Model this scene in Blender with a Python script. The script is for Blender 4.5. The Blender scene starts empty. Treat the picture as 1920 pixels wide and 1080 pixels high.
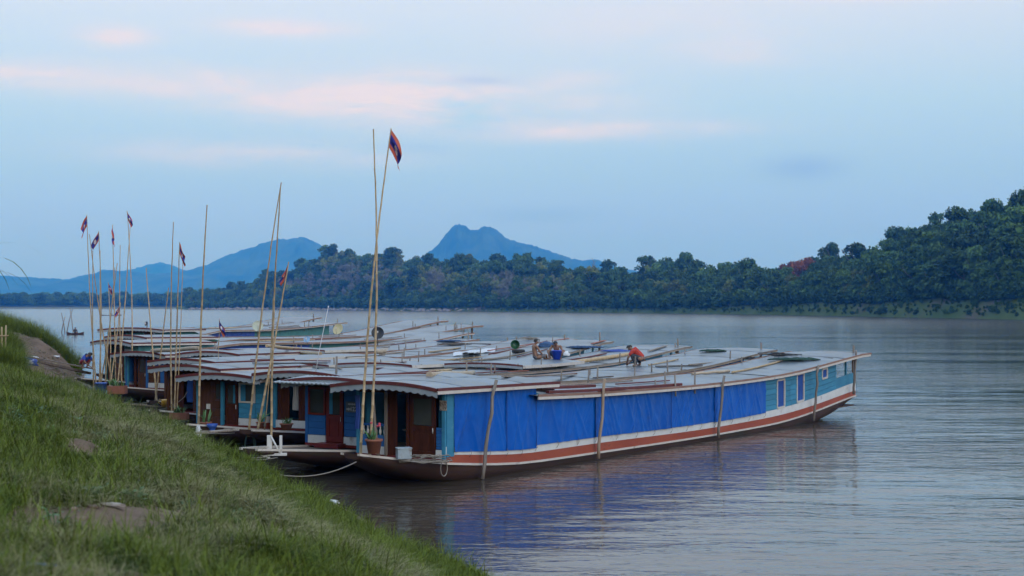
import bpy, bmesh, math, random
import numpy as np
from mathutils import Vector, Matrix, noise as mnoise
R = math.radians
rng = np.random.default_rng(7)
random.seed(7)
SC = bpy.context.scene
COL = SC.collection

# ---------------------------------------------------------------- camera
F, H, HOR = 2667.0, 4.6, 572.0          # focal length in photo pixels, eye height above the river, horizon row
cam = bpy.data.cameras.new('camera'); camo = bpy.data.objects.new('camera', cam); COL.objects.link(camo)
camo.location = (0, 0, H); camo.rotation_euler = (R(90), 0, 0)
cam.sensor_width = 36; cam.lens = 36 * F / 1920; cam.shift_y = (HOR - 540) / 1920
cam.clip_start = 0.1; cam.clip_end = 40000
cam.dof.use_dof = True; cam.dof.focus_distance = 46; cam.dof.aperture_fstop = 2.2
SC.camera = camo

# ---------------------------------------------------------------- world: dusk sky with a thin veil of cloud
W = bpy.data.worlds.new('World'); SC.world = W; W.use_nodes = True
nt = W.node_tree; N = nt.nodes; Lk = nt.links; N.clear()
def wn(t, **k):
    n = N.new(t)
    for a, b in k.items(): setattr(n, a, b)
    return n
def wm(op, a, b=None, c=None):
    n = N.new('ShaderNodeMath'); n.operation = op
    for i, v in enumerate((a, b, c)):
        if v is None: continue
        if isinstance(v, (int, float)): n.inputs[i].default_value = v
        else: Lk.new(v, n.inputs[i])
    return n.outputs[0]
tc = wn('ShaderNodeTexCoord'); sx = wn('ShaderNodeSeparateXYZ'); Lk.new(tc.outputs['Generated'], sx.inputs[0])
az = wm('ARCTAN2', sx.outputs[0], sx.outputs[1]); el = wm('ARCSINE', sx.outputs[2])
SUN_EL, SUN_AZ = R(18), R(150)            # low sun behind the camera, to the right, veiled by cloud
sky = wn('ShaderNodeTexSky'); sky.sky_type = 'NISHITA'; sky.sun_disc = False
sky.sun_elevation = SUN_EL; sky.sun_rotation = SUN_AZ; sky.air_density = 1.0; sky.dust_density = 1.5; sky.ozone_density = 2.0
skm = wn('ShaderNodeMixRGB', blend_type='MULTIPLY'); skm.inputs[0].default_value = 1
Lk.new(sky.outputs[0], skm.inputs[1]); skm.inputs[2].default_value = (0.1, 0.1, 0.1, 1)
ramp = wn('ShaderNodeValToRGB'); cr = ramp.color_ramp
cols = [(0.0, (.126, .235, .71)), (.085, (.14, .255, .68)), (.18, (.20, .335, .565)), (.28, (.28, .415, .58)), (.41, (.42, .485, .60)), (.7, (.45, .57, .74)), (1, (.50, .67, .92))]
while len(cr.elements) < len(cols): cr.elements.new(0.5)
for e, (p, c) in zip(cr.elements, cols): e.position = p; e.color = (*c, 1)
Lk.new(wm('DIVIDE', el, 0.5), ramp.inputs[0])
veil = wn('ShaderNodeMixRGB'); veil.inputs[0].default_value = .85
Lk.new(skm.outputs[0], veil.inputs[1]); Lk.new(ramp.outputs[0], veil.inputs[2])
# streaky cloud: noise stretched along the horizon
cx = wn('ShaderNodeCombineXYZ'); Lk.new(wm('MULTIPLY', az, 5.0), cx.inputs[0]); Lk.new(wm('MULTIPLY', el, 26.0), cx.inputs[1])
n1 = wn('ShaderNodeTexNoise'); n1.inputs['Scale'].default_value = 1.6; n1.inputs['Detail'].default_value = 9; n1.inputs['Roughness'].default_value = .66
n1.inputs['Distortion'].default_value = .35
Lk.new(cx.outputs[0], n1.inputs['Vector'])
n2 = wn('ShaderNodeTexNoise'); n2.inputs['Scale'].default_value = .55; n2.inputs['Detail'].default_value = 3
Lk.new(cx.outputs[0], n2.inputs['Vector'])
def blob(px, py, hw, hh, amp):
    a0, e0 = math.atan((px - 960) / F), (HOR - py) / F
    u = wm('MULTIPLY', wm('SUBTRACT', az, a0), F / hw); v = wm('MULTIPLY', wm('SUBTRACT', el, e0), F / hh)
    q = wm('ADD', wm('MULTIPLY', u, u), wm('MULTIPLY', v, v))
    return wm('MULTIPLY', wm('POWER', 2.718, wm('MULTIPLY', q, -1.0)), amp)
tot = None
for b in [(640, 180, 380, 46, .8), (850, 200, 280, 32, .5), (1100, 246, 240, 18, .8), (545, 66, 120, 15, .9), (215, 92, 60, 18, 1.0), (1760, 8, 190, 16, 1.1),
          (1420, 100, 110, 28, .5), (480, 293, 260, 24, .5), (60, 165, 260, 26, .5), (1250, 60, 300, 60, .25), (1080, 150, 80, 14, .3)]:
    o = blob(*b); tot = o if tot is None else wm('ADD', tot, o)
rise = N.new('ShaderNodeClamp'); Lk.new(wm('MULTIPLY', wm('SUBTRACT', el, .2), 4.0), rise.inputs[0])
high = wm('MULTIPLY', rise.outputs[0], wm('MULTIPLY', wm('SUBTRACT', n2.outputs[0], .42), 1.6))
dens = wm('ADD', tot, wm('MAXIMUM', high, 0))
cl = wm('MULTIPLY', dens, wm('MULTIPLY', wm('MAXIMUM', wm('SUBTRACT', n1.outputs[0], .29), 0), 3.6))
clm = N.new('ShaderNodeClamp'); Lk.new(cl, clm.inputs[0]); clm.inputs[2].default_value = .85
cmix = wn('ShaderNodeMixRGB'); Lk.new(clm.outputs[0], cmix.inputs[0]); Lk.new(veil.outputs[0], cmix.inputs[1]); cmix.inputs[2].default_value = (.53, .475, .52, 1)
# a few darker blue wisps low in the sky
dk = None
for b in [(1010, 405, 110, 14, .8), (1510, 322, 75, 22, .8), (1170, 455, 120, 14, .25), (900, 155, 60, 8, .35), (790, 280, 60, 10, .25)]:
    o = blob(*b); dk = o if dk is None else wm('ADD', dk, o)
dkc = N.new('ShaderNodeClamp'); Lk.new(wm('MULTIPLY', dk, wm('MULTIPLY', n1.outputs[0], 1.7)), dkc.inputs[0])
dmix = wn('ShaderNodeMixRGB'); Lk.new(dkc.outputs[0], dmix.inputs[0]); Lk.new(cmix.outputs[0], dmix.inputs[1]); dmix.inputs[2].default_value = (.17, .28, .52, 1)
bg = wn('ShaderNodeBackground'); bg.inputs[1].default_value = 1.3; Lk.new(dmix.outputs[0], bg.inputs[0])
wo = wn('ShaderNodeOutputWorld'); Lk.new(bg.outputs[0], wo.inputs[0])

# ---------------------------------------------------------------- sun, weak and very soft
sun = bpy.data.lights.new('sun', 'SUN'); suno = bpy.data.objects.new('sun', sun); COL.objects.link(suno)
sun.energy = .6; sun.angle = R(25); sun.color = (1, .93, .88)
sd = Vector((math.sin(SUN_AZ) * math.cos(SUN_EL), math.cos(SUN_AZ) * math.cos(SUN_EL), math.sin(SUN_EL)))
suno.rotation_euler = sd.to_track_quat('Z', 'Y').to_euler()
vs = SC.view_settings; vs.view_transform = 'Standard'; vs.look = 'None'; vs.exposure = .36; vs.gamma = 1; vs.use_curve_mapping = False
SC.cycles.volume_bounces = 1; SC.cycles.max_bounces = 6; SC.cycles.diffuse_bounces = 3; SC.cycles.glossy_bounces = 3
SC.cycles.transmission_bounces = 4; SC.cycles.transparent_max_bounces = 8; SC.cycles.caustics_reflective = False; SC.cycles.caustics_refractive = False
SC.cycles.use_denoising = True; SC.cycles.use_adaptive_sampling = True; SC.cycles.adaptive_threshold = .02

# ---------------------------------------------------------------- helpers
def pt(px, py, Y):
    """a point of the place seen at this photo pixel, Y metres out"""
    return Vector(((px - 960) / F * Y, Y, H - (py - HOR) / F * Y))
def ptz(px, py, z):
    Y = (H - z) * F / (py - HOR); return Vector(((px - 960) / F * Y, Y, z))
class MB:
    """collects shapes; build() links them as one mesh object"""
    def __init__(s): s.v = []; s.f = []; s.m = []; s.sm = []
    def add(s, vs, fs, m=0, smooth=False):
        o = len(s.v); s.v += [tuple(v) for v in vs]
        for f in fs: s.f.append(tuple(i + o for i in f)); s.m.append(m); s.sm.append(smooth)
        return s
    def box(s, c, d, m=0, M=None):
        x, y, z = d[0] / 2, d[1] / 2, d[2] / 2
        vs = [Vector((a * x, b * y, e * z)) for a in (-1, 1) for b in (-1, 1) for e in (-1, 1)]
        if M is not None: vs = [M @ v for v in vs]
        vs = [v + Vector(c) for v in vs]
        return s.add(vs, [(0, 1, 3, 2), (4, 6, 7, 5), (0, 4, 5, 1), (2, 3, 7, 6), (0, 2, 6, 4), (1, 5, 7, 3)], m)
    def hexa(s, p, m=0):       # 8 corners: bottom 4 (ccw), top 4
        return s.add(p, [(0, 3, 2, 1), (4, 5, 6, 7), (0, 1, 5, 4), (1, 2, 6, 5), (2, 3, 7, 6), (3, 0, 4, 7)], m)
    def tube(s, pts, rad, n=8, m=0, caps=True, smooth=True):
        pts = [Vector(p) for p in pts]; k = len(pts); vs = []; fs = []
        if isinstance(rad, (int, float)): rad = [rad] * k
        up = Vector((0, 0, 1)); d0 = (pts[1] - pts[0]).normalized()
        if abs(d0.z) > .9: up = Vector((1, 0, 0))
        a = d0.cross(up).normalized()
        for i, p in enumerate(pts):
            d = (pts[min(i + 1, k - 1)] - pts[max(i - 1, 0)]).normalized()
            a = (a - d * a.dot(d)).normalized(); b = d.cross(a)
            for j in range(n):
                t = 2 * math.pi * j / n; vs.append(p + (a * math.cos(t) + b * math.sin(t)) * rad[i])
        for i in range(k - 1):
            for j in range(n):
                fs.append((i * n + j, i * n + (j + 1) % n, (i + 1) * n + (j + 1) % n, (i + 1) * n + j))
        s.add(vs, fs, m, smooth)
        if caps:
            o = len(s.v) - k * n
            s.f.append(tuple(range(o + n - 1, o - 1, -1))); s.m.append(m); s.sm.append(False)
            s.f.append(tuple(range(o + (k - 1) * n, o + k * n))); s.m.append(m); s.sm.append(False)
        return s
    def lathe(s, prof, n=16, m=0, c=(0, 0, 0), M=None, smooth=True):
        vs = []; fs = []; k = len(prof)
        for r, z in prof:
            for j in range(n):
                t = 2 * math.pi * j / n; v = Vector((r * math.cos(t), r * math.sin(t), z))
                if M is not None: v = M @ v
                vs.append(v + Vector(c))
        for i in range(k - 1):
            for j in range(n): fs.append((i * n + j, i * n + (j + 1) % n, (i + 1) * n + (j + 1) % n, (i + 1) * n + j))
        return s.add(vs, fs, m, smooth)
    def grid(s, P, m=0, smooth=True, flip=False):   # P[i][j] points
        a, b = len(P), len(P[0]); vs = [p for row in P for p in row]; fs = []
        for i in range(a - 1):
            for j in range(b - 1):
                q = (i * b + j, i * b + j + 1, (i + 1) * b + j + 1, (i + 1) * b + j)
                fs.append(q[::-1] if flip else q)
        return s.add(vs, fs, m, smooth)
    def mesh(s, name, mats):
        me = bpy.data.meshes.new(name); me.from_pydata(s.v, [], s.f)
        for m in (mats if isinstance(mats, (list, tuple)) else [mats]): me.materials.append(m)
        me.polygons.foreach_set('material_index', s.m); me.polygons.foreach_set('use_smooth', s.sm); me.update()
        return me
    def build(s, name, mats, parent=None, loc=None, rot=None):
        o = bpy.data.objects.new(name, s.mesh(name, mats)); COL.objects.link(o)
        if parent is not None: o.parent = parent
        if loc is not None: o.location = loc
        if rot is not None: o.rotation_euler = rot
        return o
def tag(o, label, cat, group=None, kind=None):
    if label: o['label'] = label
    if cat: o['category'] = cat
    if group: o['group'] = group
    if kind: o['kind'] = kind
    return o
def empty(name, loc=(0, 0, 0), rz=0):
    o = bpy.data.objects.new(name, None); COL.objects.link(o); o.location = loc; o.rotation_euler = (0, 0, rz); o.empty_display_size = .2
    return o
def link_mesh(name, me, parent=None, loc=None):
    o = bpy.data.objects.new(name, me); COL.objects.link(o)
    if parent is not None: o.parent = parent
    if loc is not None: o.location = loc
    return o
def bevel(o, w=.01, seg=2):
    m = o.modifiers.new('bevel', 'BEVEL'); m.width = w; m.segments = seg; m.limit_method = 'ANGLE'; return o

MATS = {}
def mat(name, c1, c2=None, rough=.7, scale=4, detail=5, stretch=(1, 1, 1), bump=0.0, bscale=None, metallic=0, spec=.5, lo=.35, hi=.65, obj_var=0, c3=None, s3=1.2, lo3=.55, hi3=.7, coord='Object'):
    """procedural surface: two colours mixed by noise, optional stains (c3), fine relief"""
    if name in MATS: return MATS[name]
    m = bpy.data.materials.new(name); m.use_nodes = True; t = m.node_tree; n = t.nodes; l = t.links
    p = n['Principled BSDF']; p.inputs['Roughness'].default_value = rough; p.inputs['Metallic'].default_value = metallic
    p.inputs['Specular IOR Level'].default_value = spec
    tc = n.new('ShaderNodeTexCoord'); mp = n.new('ShaderNodeMapping'); mp.inputs['Scale'].default_value = stretch
    l.new(tc.outputs[coord], mp.inputs[0])
    oi = n.new('ShaderNodeObjectInfo'); va = n.new('ShaderNodeVectorMath'); va.operation = 'ADD'
    vm = n.new('ShaderNodeMath'); vm.operation = 'MULTIPLY'; vm.inputs[1].default_value = 37.0; l.new(oi.outputs['Random'], vm.inputs[0])
    l.new(mp.outputs[0], va.inputs[0]); l.new(vm.outputs[0], va.inputs[1])
    ns = n.new('ShaderNodeTexNoise'); ns.inputs['Scale'].default_value = scale; ns.inputs['Detail'].default_value = detail; ns.inputs['Roughness'].default_value = .6
    l.new(va.outputs[0], ns.inputs['Vector'])
    mr = n.new('ShaderNodeMapRange'); mr.inputs[1].default_value = lo; mr.inputs[2].default_value = hi; l.new(ns.outputs[0], mr.inputs[0])
    mx = n.new('ShaderNodeMixRGB'); l.new(mr.outputs[0], mx.inputs[0]); mx.inputs[1].default_value = (*c1, 1); mx.inputs[2].default_value = (*(c2 or c1), 1)
    out = mx.outputs[0]
    if c3:
        n3 = n.new('ShaderNodeTexNoise'); n3.inputs['Scale'].default_value = s3; n3.inputs['Detail'].default_value = 6; n3.inputs['Roughness'].default_value = .65
        l.new(va.outputs[0], n3.inputs['Vector'])
        r3 = n.new('ShaderNodeMapRange'); r3.inputs[1].default_value = lo3; r3.inputs[2].default_value = hi3; l.new(n3.outputs[0], r3.inputs[0])
        m3 = n.new('ShaderNodeMixRGB'); l.new(r3.outputs[0], m3.inputs[0]); l.new(out, m3.inputs[1]); m3.inputs[2].default_value = (*c3, 1); out = m3.outputs[0]
    if obj_var:
        hs = n.new('ShaderNodeHueSaturation'); l.new(out, hs.inputs['Color'])
        a = n.new('ShaderNodeMapRange'); a.inputs[3].default_value = 1 - obj_var; a.inputs[4].default_value = 1 + obj_var; l.new(oi.outputs['Random'], a.inputs[0]); l.new(a.outputs[0], hs.inputs['Value'])
        out = hs.outputs[0]
    l.new(out, p.inputs['Base Color'])
    if bump:
        b = n.new('ShaderNodeBump'); b.inputs['Strength'].default_value = 1; b.inputs['Distance'].default_value = bump
        if bscale:
            nb = n.new('ShaderNodeTexNoise'); nb.inputs['Scale'].default_value = bscale; nb.inputs['Detail'].default_value = 4; l.new(va.outputs[0], nb.inputs['Vector']); l.new(nb.outputs[0], b.inputs['Height'])
        else: l.new(ns.outputs[0], b.inputs['Height'])
        l.new(b.outputs[0], p.inputs['Normal'])
    MATS[name] = m
    return m
def fbm(x, y, oct=4, seed=0, lac=2.0, gain=.5):
    """cheap value-noise fbm on numpy arrays"""
    x = np.asarray(x, float); y = np.asarray(y, float); r = np.zeros(np.broadcast(x, y).shape); a = 1.0
    for o in range(oct):
        xi = np.floor(x).astype(np.int64); yi = np.floor(y).astype(np.int64); fx = x - xi; fy = y - yi
        fx = fx * fx * (3 - 2 * fx); fy = fy * fy * (3 - 2 * fy)
        def h(i, j):
            n = (i * 374761393 + j * 668265263 + (seed + o * 17) * 1442695041) & 0x7fffffff
            n = ((n ^ (n >> 13)) * 1274126177) & 0x7fffffff
            return ((n ^ (n >> 16)) & 0xffff) / 65535.0
        r += a * ((h(xi, yi) * (1 - fx) + h(xi + 1, yi) * fx) * (1 - fy) + (h(xi, yi + 1) * (1 - fx) + h(xi + 1, yi + 1) * fx) * fy - .5)
        x = x * lac + 5.3; y = y * lac + 1.7; a *= gain
    return r
# ================================================================ the setting
# ---------------------------------------------------------------- river
def water_material():
    m = bpy.data.materials.new('river_water'); m.use_nodes = True; t = m.node_tree; n = t.nodes; l = t.links
    p = n['Principled BSDF']; p.inputs['Roughness'].default_value = .06; p.inputs['IOR'].default_value = 1.5
    tc = n.new('ShaderNodeTexCoord')
    def noise(scale, st, detail, rot=0, dist=0.0):
        mp = n.new('ShaderNodeMapping'); mp.inputs['Scale'].default_value = st; mp.inputs['Rotation'].default_value = (0, 0, R(rot)); l.new(tc.outputs['Object'], mp.inputs[0])
        x = n.new('ShaderNodeTexNoise'); x.inputs['Scale'].default_value = scale; x.inputs['Detail'].default_value = detail; x.inputs['Roughness'].default_value = .55
        x.inputs['Distortion'].default_value = dist; l.new(mp.outputs[0], x.inputs['Vector']); return x.outputs[0]
    big = noise(.02, (1, 1, 1), 2)
    mx = n.new('ShaderNodeMixRGB'); mx.inputs[1].default_value = (.058, .047, .036, 1); mx.inputs[2].default_value = (.072, .058, .044, 1); l.new(big, mx.inputs[0]); l.new(mx.outputs[0], p.inputs['Base Color'])
    a = noise(1.0, (.9, 2.4, 1), 3, 12, .6); b = noise(3.2, (.8, 1.9, 1), 3, -8, .4); c = noise(.22, (.7, 1.6, 1), 2, 5)
    def mul(x, k, add=None):
        q = n.new('ShaderNodeMath'); q.operation = 'MULTIPLY_ADD'; l.new(x, q.inputs[0])
        if isinstance(k, float): q.inputs[1].default_value = k
        else: l.new(k, q.inputs[1])
        if add is None: q.inputs[2].default_value = 0
        else: l.new(add, q.inputs[2])
        return q.outputs[0]
    gust = noise(.045, (.5, 1.4, 1), 2, 20)                      # calm and ruffled patches
    gr = n.new('ShaderNodeMapRange'); gr.inputs[1].default_value = .35; gr.inputs[2].default_value = .65; gr.inputs[3].default_value = .3; gr.inputs[4].default_value = 1.5; l.new(gust, gr.inputs[0])
    spx = n.new('ShaderNodeSeparateXYZ'); l.new(tc.outputs['Object'], spx.inputs[0])
    fr = n.new('ShaderNodeMapRange'); fr.interpolation_type = 'SMOOTHSTEP'; fr.inputs[1].default_value = 35; fr.inputs[2].default_value = 260; fr.inputs[3].default_value = 1.0; fr.inputs[4].default_value = .5; l.new(spx.outputs[1], fr.inputs[0])   # ruffled along the bank, smoother midstream
    rg_ = n.new('ShaderNodeMapRange'); rg_.inputs[1].default_value = 40; rg_.inputs[2].default_value = 400; rg_.inputs[3].default_value = .03; rg_.inputs[4].default_value = .17; l.new(spx.outputs[1], rg_.inputs[0]); l.new(rg_.outputs[0], p.inputs['Roughness'])
    hgt = mul(mul(mul(b, .007, mul(a, .036)), gr.outputs[0], mul(c, .085)), fr.outputs[0])
    bp = n.new('ShaderNodeBump'); bp.inputs['Strength'].default_value = 1; bp.inputs['Distance'].default_value = 1.0; l.new(hgt, bp.inputs['Height']); l.new(bp.outputs[0], p.inputs['Normal'])
    return m
wb_ = MB(); ys = [-80, 0, 40, 120, 400, 1500, 5000, 10800]; xs = [-7400, -1500, -400, -100, 0, 100, 400, 1500, 7400]
wb_.grid([[(x, y, 0) for y in ys] for x in xs], flip=True, smooth=False)
river = wb_.build('river', water_material()); tag(river, 'calm muddy brown river reflecting the evening sky', None, kind='structure')

# ---------------------------------------------------------------- near bank
WT = np.array([(-30, 22), (-10, 14), (0, 10), (12, 4.2), (24.4, -.85), (30, -3.1), (33, -4.2), (36, -6.0), (40, -8.0), (45, -10.6), (50.5, -12.9), (56, -14.7), (60, -16.3), (67, -19.6), (73, -21.6),
               (80, -23.6), (88, -26.5), (95, -29), (105, -34), (120, -42), (140, -55), (200, -110)], float)
GU = np.array([(-60, -3), (-20, -2.2), (-6, -1.5), (-2, -.6), (0, 0), (.7, .35), (1.5, .9), (3, 1.65), (6, 2.5), (9, 2.95), (14, 3.3), (30, 3.7), (80, 4.0)], float)
GU2 = np.array([(-60, -3), (-20, -2.2), (-6, -1.5), (-2, -.6), (0, 0), (.7, .2), (1.5, .42), (3, 1.02), (4.5, 1.72), (6, 2.35), (9, 2.95), (14, 3.3), (30, 3.7), (80, 4.0)], float)
def shore_x(y): return np.interp(y, WT[:, 0], WT[:, 1])
def mud_mask(x, y):      # the trodden muddy landing beyond the grass, and the bare paths on the slope
    u = shore_x(y) - x
    far = np.clip((y - 55) / 6, 0, 1) * np.clip((92 - y) / 5, 0, 1) * np.clip((5.2 - u) / 1.5, 0, 1)
    p1 = np.exp(-((x + 3.8) / .55) ** 2 - ((y - 14.0) / 1.7) ** 2) * 2.0
    p2 = np.exp(-((x + 2.75) / .95) ** 2 - ((y - 8.8) / .55) ** 2) * 1.4
    p3 = np.exp(-((x + 5.8) / .4) ** 2 - ((y - 19.8) / .9) ** 2) * 1.3
    p4 = np.exp(-((x + 2.8) / .5) ** 2 - ((y - 15.4) / .9) ** 2) * .9 + .55 * np.clip(fbm(x * .55, y * .3, 3, 91) * 4 - .9, 0, 1) * (y < 40)
    edge = np.clip((.42 - u) / .3, 0, 1)
    return np.clip(np.maximum.reduce([far, p1, p2, p3, p4, edge]) + 1.1 * fbm(x * 1.6, y * 1.1, 3, 5) * (np.maximum.reduce([far, p1, p2, p3, p4, edge]) > .12), 0, 1)
def bank_z(x, y):
    x = np.asarray(x, float); y = np.asarray(y, float); u = shore_x(y) - x + .5 * fbm(x * .22, y * .22, 2, 3)
    k = np.clip((y - 28) / 12, 0, 1); z = np.interp(u, GU[:, 0], GU[:, 1]) * k + np.interp(u, GU2[:, 0], GU2[:, 1]) * (1 - k)
    amp = np.clip(u / 1.5, .1, 1)
    z = z + amp * (.34 * fbm(x * .35, y * .35, 3, 1) + .14 * fbm(x * 1.3, y * 1.3, 3, 2))
    z = z + 1.0 * np.exp(-((x + 25.0) / 3.0) ** 2 - ((y - 61) / 7) ** 2) - .75 * np.exp(-((x + 20.4) / 2.2) ** 2 - ((y - 62) / 5.5) ** 2) * np.clip(u / 2, 0, 1)
    z = z + .8 * np.clip((u - .8) / 1.5, 0, 1) * np.exp(-((y - 86) / 9) ** 2)
    z = z + np.clip(u / .8, 0, 1) * .6 * np.exp(-((x + 38) / 11) ** 2 - ((y - 99) / 7) ** 2)
    return z
yv = np.concatenate([np.linspace(-6, 8, 20), np.linspace(8.2, 45, 170), np.linspace(45.4, 110, 130), np.linspace(112, 190, 30)])
sv = np.concatenate([np.linspace(-9, -1, 12), np.linspace(-.9, 10, 120), np.linspace(10.3, 60, 60)])
YY, SS = np.meshgrid(yv, sv, indexing='ij'); XX = shore_x(YY) - SS; ZZ = bank_z(XX, YY)
nb, mb_ = YY.shape
bv = np.stack([XX, YY, ZZ], -1).reshape(-1, 3)
ii = np.arange(nb * mb_).reshape(nb, mb_)
bf = np.stack([ii[:-1, :-1], ii[1:, :-1], ii[1:, 1:], ii[:-1, 1:]], -1).reshape(-1, 4)[:, ::-1]
def np_mesh(name, v, f):
    me = bpy.data.meshes.new(name); me.from_pydata(v.tolist(), [], f.tolist()); me.polygons.foreach_set('use_smooth', [True] * len(me.polygons)); me.update(); return me
bme = np_mesh('river_bank', bv, bf)
if bme.polygons[0].normal.z < 0: bme.flip_normals()
a_ = bme.attributes.new('mud', 'FLOAT', 'POINT'); a_.data.foreach_set('value', mud_mask(bv[:, 0], bv[:, 1]).astype(np.float32))
def bank_material():
    m = mat('bank_earth', (.032, .028, .014), (.065, .05, .028), rough=.95, scale=1.7, detail=8, bump=.05, bscale=9, spec=.2)
    t = m.node_tree; n = t.nodes; l = t.links; p = n['Principled BSDF']; src = p.inputs['Base Color'].links[0].from_socket
    at = n.new('ShaderNodeAttribute'); at.attribute_name = 'mud'
    ns = n.new('ShaderNodeTexNoise'); ns.inputs['Scale'].default_value = 3.5; ns.inputs['Detail'].default_value = 8; tc = n.new('ShaderNodeTexCoord'); l.new(tc.outputs['Object'], ns.inputs[0])
    mud = n.new('ShaderNodeMixRGB'); l.new(ns.outputs[0], mud.inputs[0]); mud.inputs[1].default_value = (.10, .066, .045, 1); mud.inputs[2].default_value = (.22, .15, .105, 1)
    mx = n.new('ShaderNodeMixRGB'); l.new(at.outputs['Fac'], mx.inputs[0]); l.new(src, mx.inputs[1]); l.new(mud.outputs[0], mx.inputs[2]); 
    # wet below half a metre: the mud itself is darker and shinier there
    ge = n.new('ShaderNodeNewGeometry'); sp = n.new('ShaderNodeSeparateXYZ'); l.new(ge.outputs['Position'], sp.inputs[0])
    wr = n.new('ShaderNodeMapRange'); wr.inputs[1].default_value = .05; wr.inputs[2].default_value = .4; wr.inputs[3].default_value = .35; wr.inputs[4].default_value = .95; l.new(sp.outputs[2], wr.inputs[0])
    l.new(wr.outputs[0], p.inputs['Roughness']); l.new(mx.outputs[0], p.inputs['Base Color'])
    return m
bme.materials.append(bank_material())
bank = link_mesh('river_bank', bme); tag(bank, 'grassy earth river bank sloping down to the moored boats', None, kind='structure')
def ground(x, y): return float(bank_z(np.array([x]), np.array([y]))[0])

# ---------------------------------------------------------------- far bank terrain
SH = np.array([(150, 1533), (360, 1533), (500, 1480), (800, 1115), (1100, 876), (1300, 767), (1500, 645), (1700, 533), (1920, 445), (2300, 360), (2900, 290)], float)      # photo column, metres to the shore
RG = np.array([(150, 572), (352, 574), (372, 556), (400, 548), (450, 530), (500, 515), (560, 500), (590, 484), (610, 470), (645, 468), (670, 474), (695, 482), (715, 474), (745, 470), (765, 484), (850, 485), (985, 488), (1050, 500), (1160, 510), (1210, 505), (1240, 495), (1300, 492), (1345, 505),
               (1390, 508), (1440, 498), (1540, 492), (1600, 488), (1650, 490), (1680, 455), (1730, 438), (1770, 416), (1830, 402), (1880, 394), (1920, 376), (2100, 300), (2500, 260), (2900, 250)], float)   # tree tops
def shore_d(p): return np.interp(p, SH[:, 0], SH[:, 1])
def ridge_depth(p): return np.interp(p, [150, 360, 600, 1200, 1650, 1720, 2900], [50, 60, 200, 170, 140, 170, 220])
TREE_H = 14.0
def far_z(p, u):
    """ground height at photo column p, u = 0 at the shore, 1 at the ridge"""
    d = shore_d(p); D = d + ridge_depth(p)
    top = np.maximum((HOR - np.interp(p, RG[:, 0], RG[:, 1])) * D / F + H - TREE_H, 4.0)
    bank_h = np.interp(p, [150, 360, 800, 1500, 1920], [1.0, 2.5, 3.6, 4.6, 6.0])
    s = np.clip(u, 0, 1)
    z = np.where(u < .1, bank_h * np.clip(u, -.5, 1) / .1, bank_h + (top - bank_h) * np.clip((s - .1) / .9, 0, 1) ** .85)
    z = np.where(u > 1, top - (u - 1) * 20, z)
    return z + np.where(u > .02, 1.0, .2) * (2.2 * fbm(p * .02, u * 4, 3, 11)) * np.clip(u * 8, 0, 1)
pv = np.concatenate([np.linspace(330, 1950, 330), np.linspace(1960, 2800, 40)]); uv = np.concatenate([np.linspace(-.06, .1, 14), np.linspace(.12, 1.5, 26)])
PP, UU = np.meshgrid(pv, uv, indexing='ij')
def far_xy(p, u):
    d = shore_d(p) + 6 * fbm(p * .03, p * 0, 3, 21) + u * ridge_depth(p); return (p - 960) / F * d, d
FX, FY = far_xy(PP, UU); FZ = far_z(PP, UU)
fv = np.stack([FX, FY, FZ], -1).reshape(-1, 3); ii = np.arange(PP.size).reshape(PP.shape)
ff = np.stack([ii[:-1, :-1], ii[1:, :-1], ii[1:, 1:], ii[:-1, 1:]], -1).reshape(-1, 4)
fme = np_mesh('far_bank', fv, ff)
if fme.polygons[200].normal.z < 0: fme.flip_normals()
fme.materials.append(mat('far_ground', (.05, .085, .026), (.085, .115, .042), rough=1, scale=.05, detail=8, spec=.1, c3=(.10, .09, .065), s3=.03, lo3=.56, hi3=.68))
tag(link_mesh('hills', fme), 'low wooded hills along the far bank of the river', None, kind='structure')

# ---------------------------------------------------------------- mountains
def mountain(name, pts, D, depth, seed, label, m):
    P = np.array(pts, float); p = np.linspace(P[0, 0], P[-1, 0], 420); v = np.linspace(-1, 1, 41)
    PM, V = np.meshgrid(p, v, indexing='ij'); d = D + V * depth
    top = (HOR - np.interp(PM, P[:, 0], P[:, 1])) * D / F + H
    prof = np.clip(1 - np.abs(V) ** 1.25, 0, 1)
    z = top * prof * (1 + .4 * fbm(PM * .016 + V * 1.5, V * 3.5, 5, seed) * (1 - np.clip(1 - np.abs(V) * 6, 0, 1))) + (8 * fbm(PM * .16, V * 14, 4, seed + 3)) * prof
    z = np.minimum(z, top * np.clip(1.02 - np.abs(V) * .12, 0, 1.0) + 7 * fbm(PM * .06, PM * 0, 2, seed + 5) + 10 * fbm(PM * .3, PM * 0, 3, seed + 6))
    x = (PM - 960) / F * D * (1 + V * depth / D * .3); vv = np.stack([x, d, z - 2], -1).reshape(-1, 3); ii = np.arange(PM.size).reshape(PM.shape)
    f = np.stack([ii[:-1, :-1], ii[1:, :-1], ii[1:, 1:], ii[:-1, 1:]], -1).reshape(-1, 4)
    me = np_mesh(name, vv, f); me.materials.append(m)
    if me.polygons[len(me.polygons) // 2].normal.z < 0: me.flip_normals()
    tag(link_mesh(name, me), label, None, kind='structure')
mm = mat('mountain_forest', (.018, .038, .022), (.06, .09, .035), rough=1, scale=.006, detail=9, spec=.05)
mountain('hills', [(-700, 560), (-300, 535), (-60, 512), (0, 516), (60, 519), (125, 523), (170, 514), (210, 505), (240, 508), (300, 512), (350, 508), (390, 494), (420, 480), (470, 462), (520, 453), (545, 452), (580, 447), (600, 457), (640, 480), (700, 510), (800, 545), (900, 570)], 8300, 1500, 31, 'blue forested mountain range behind the flag poles', mm)
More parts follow.
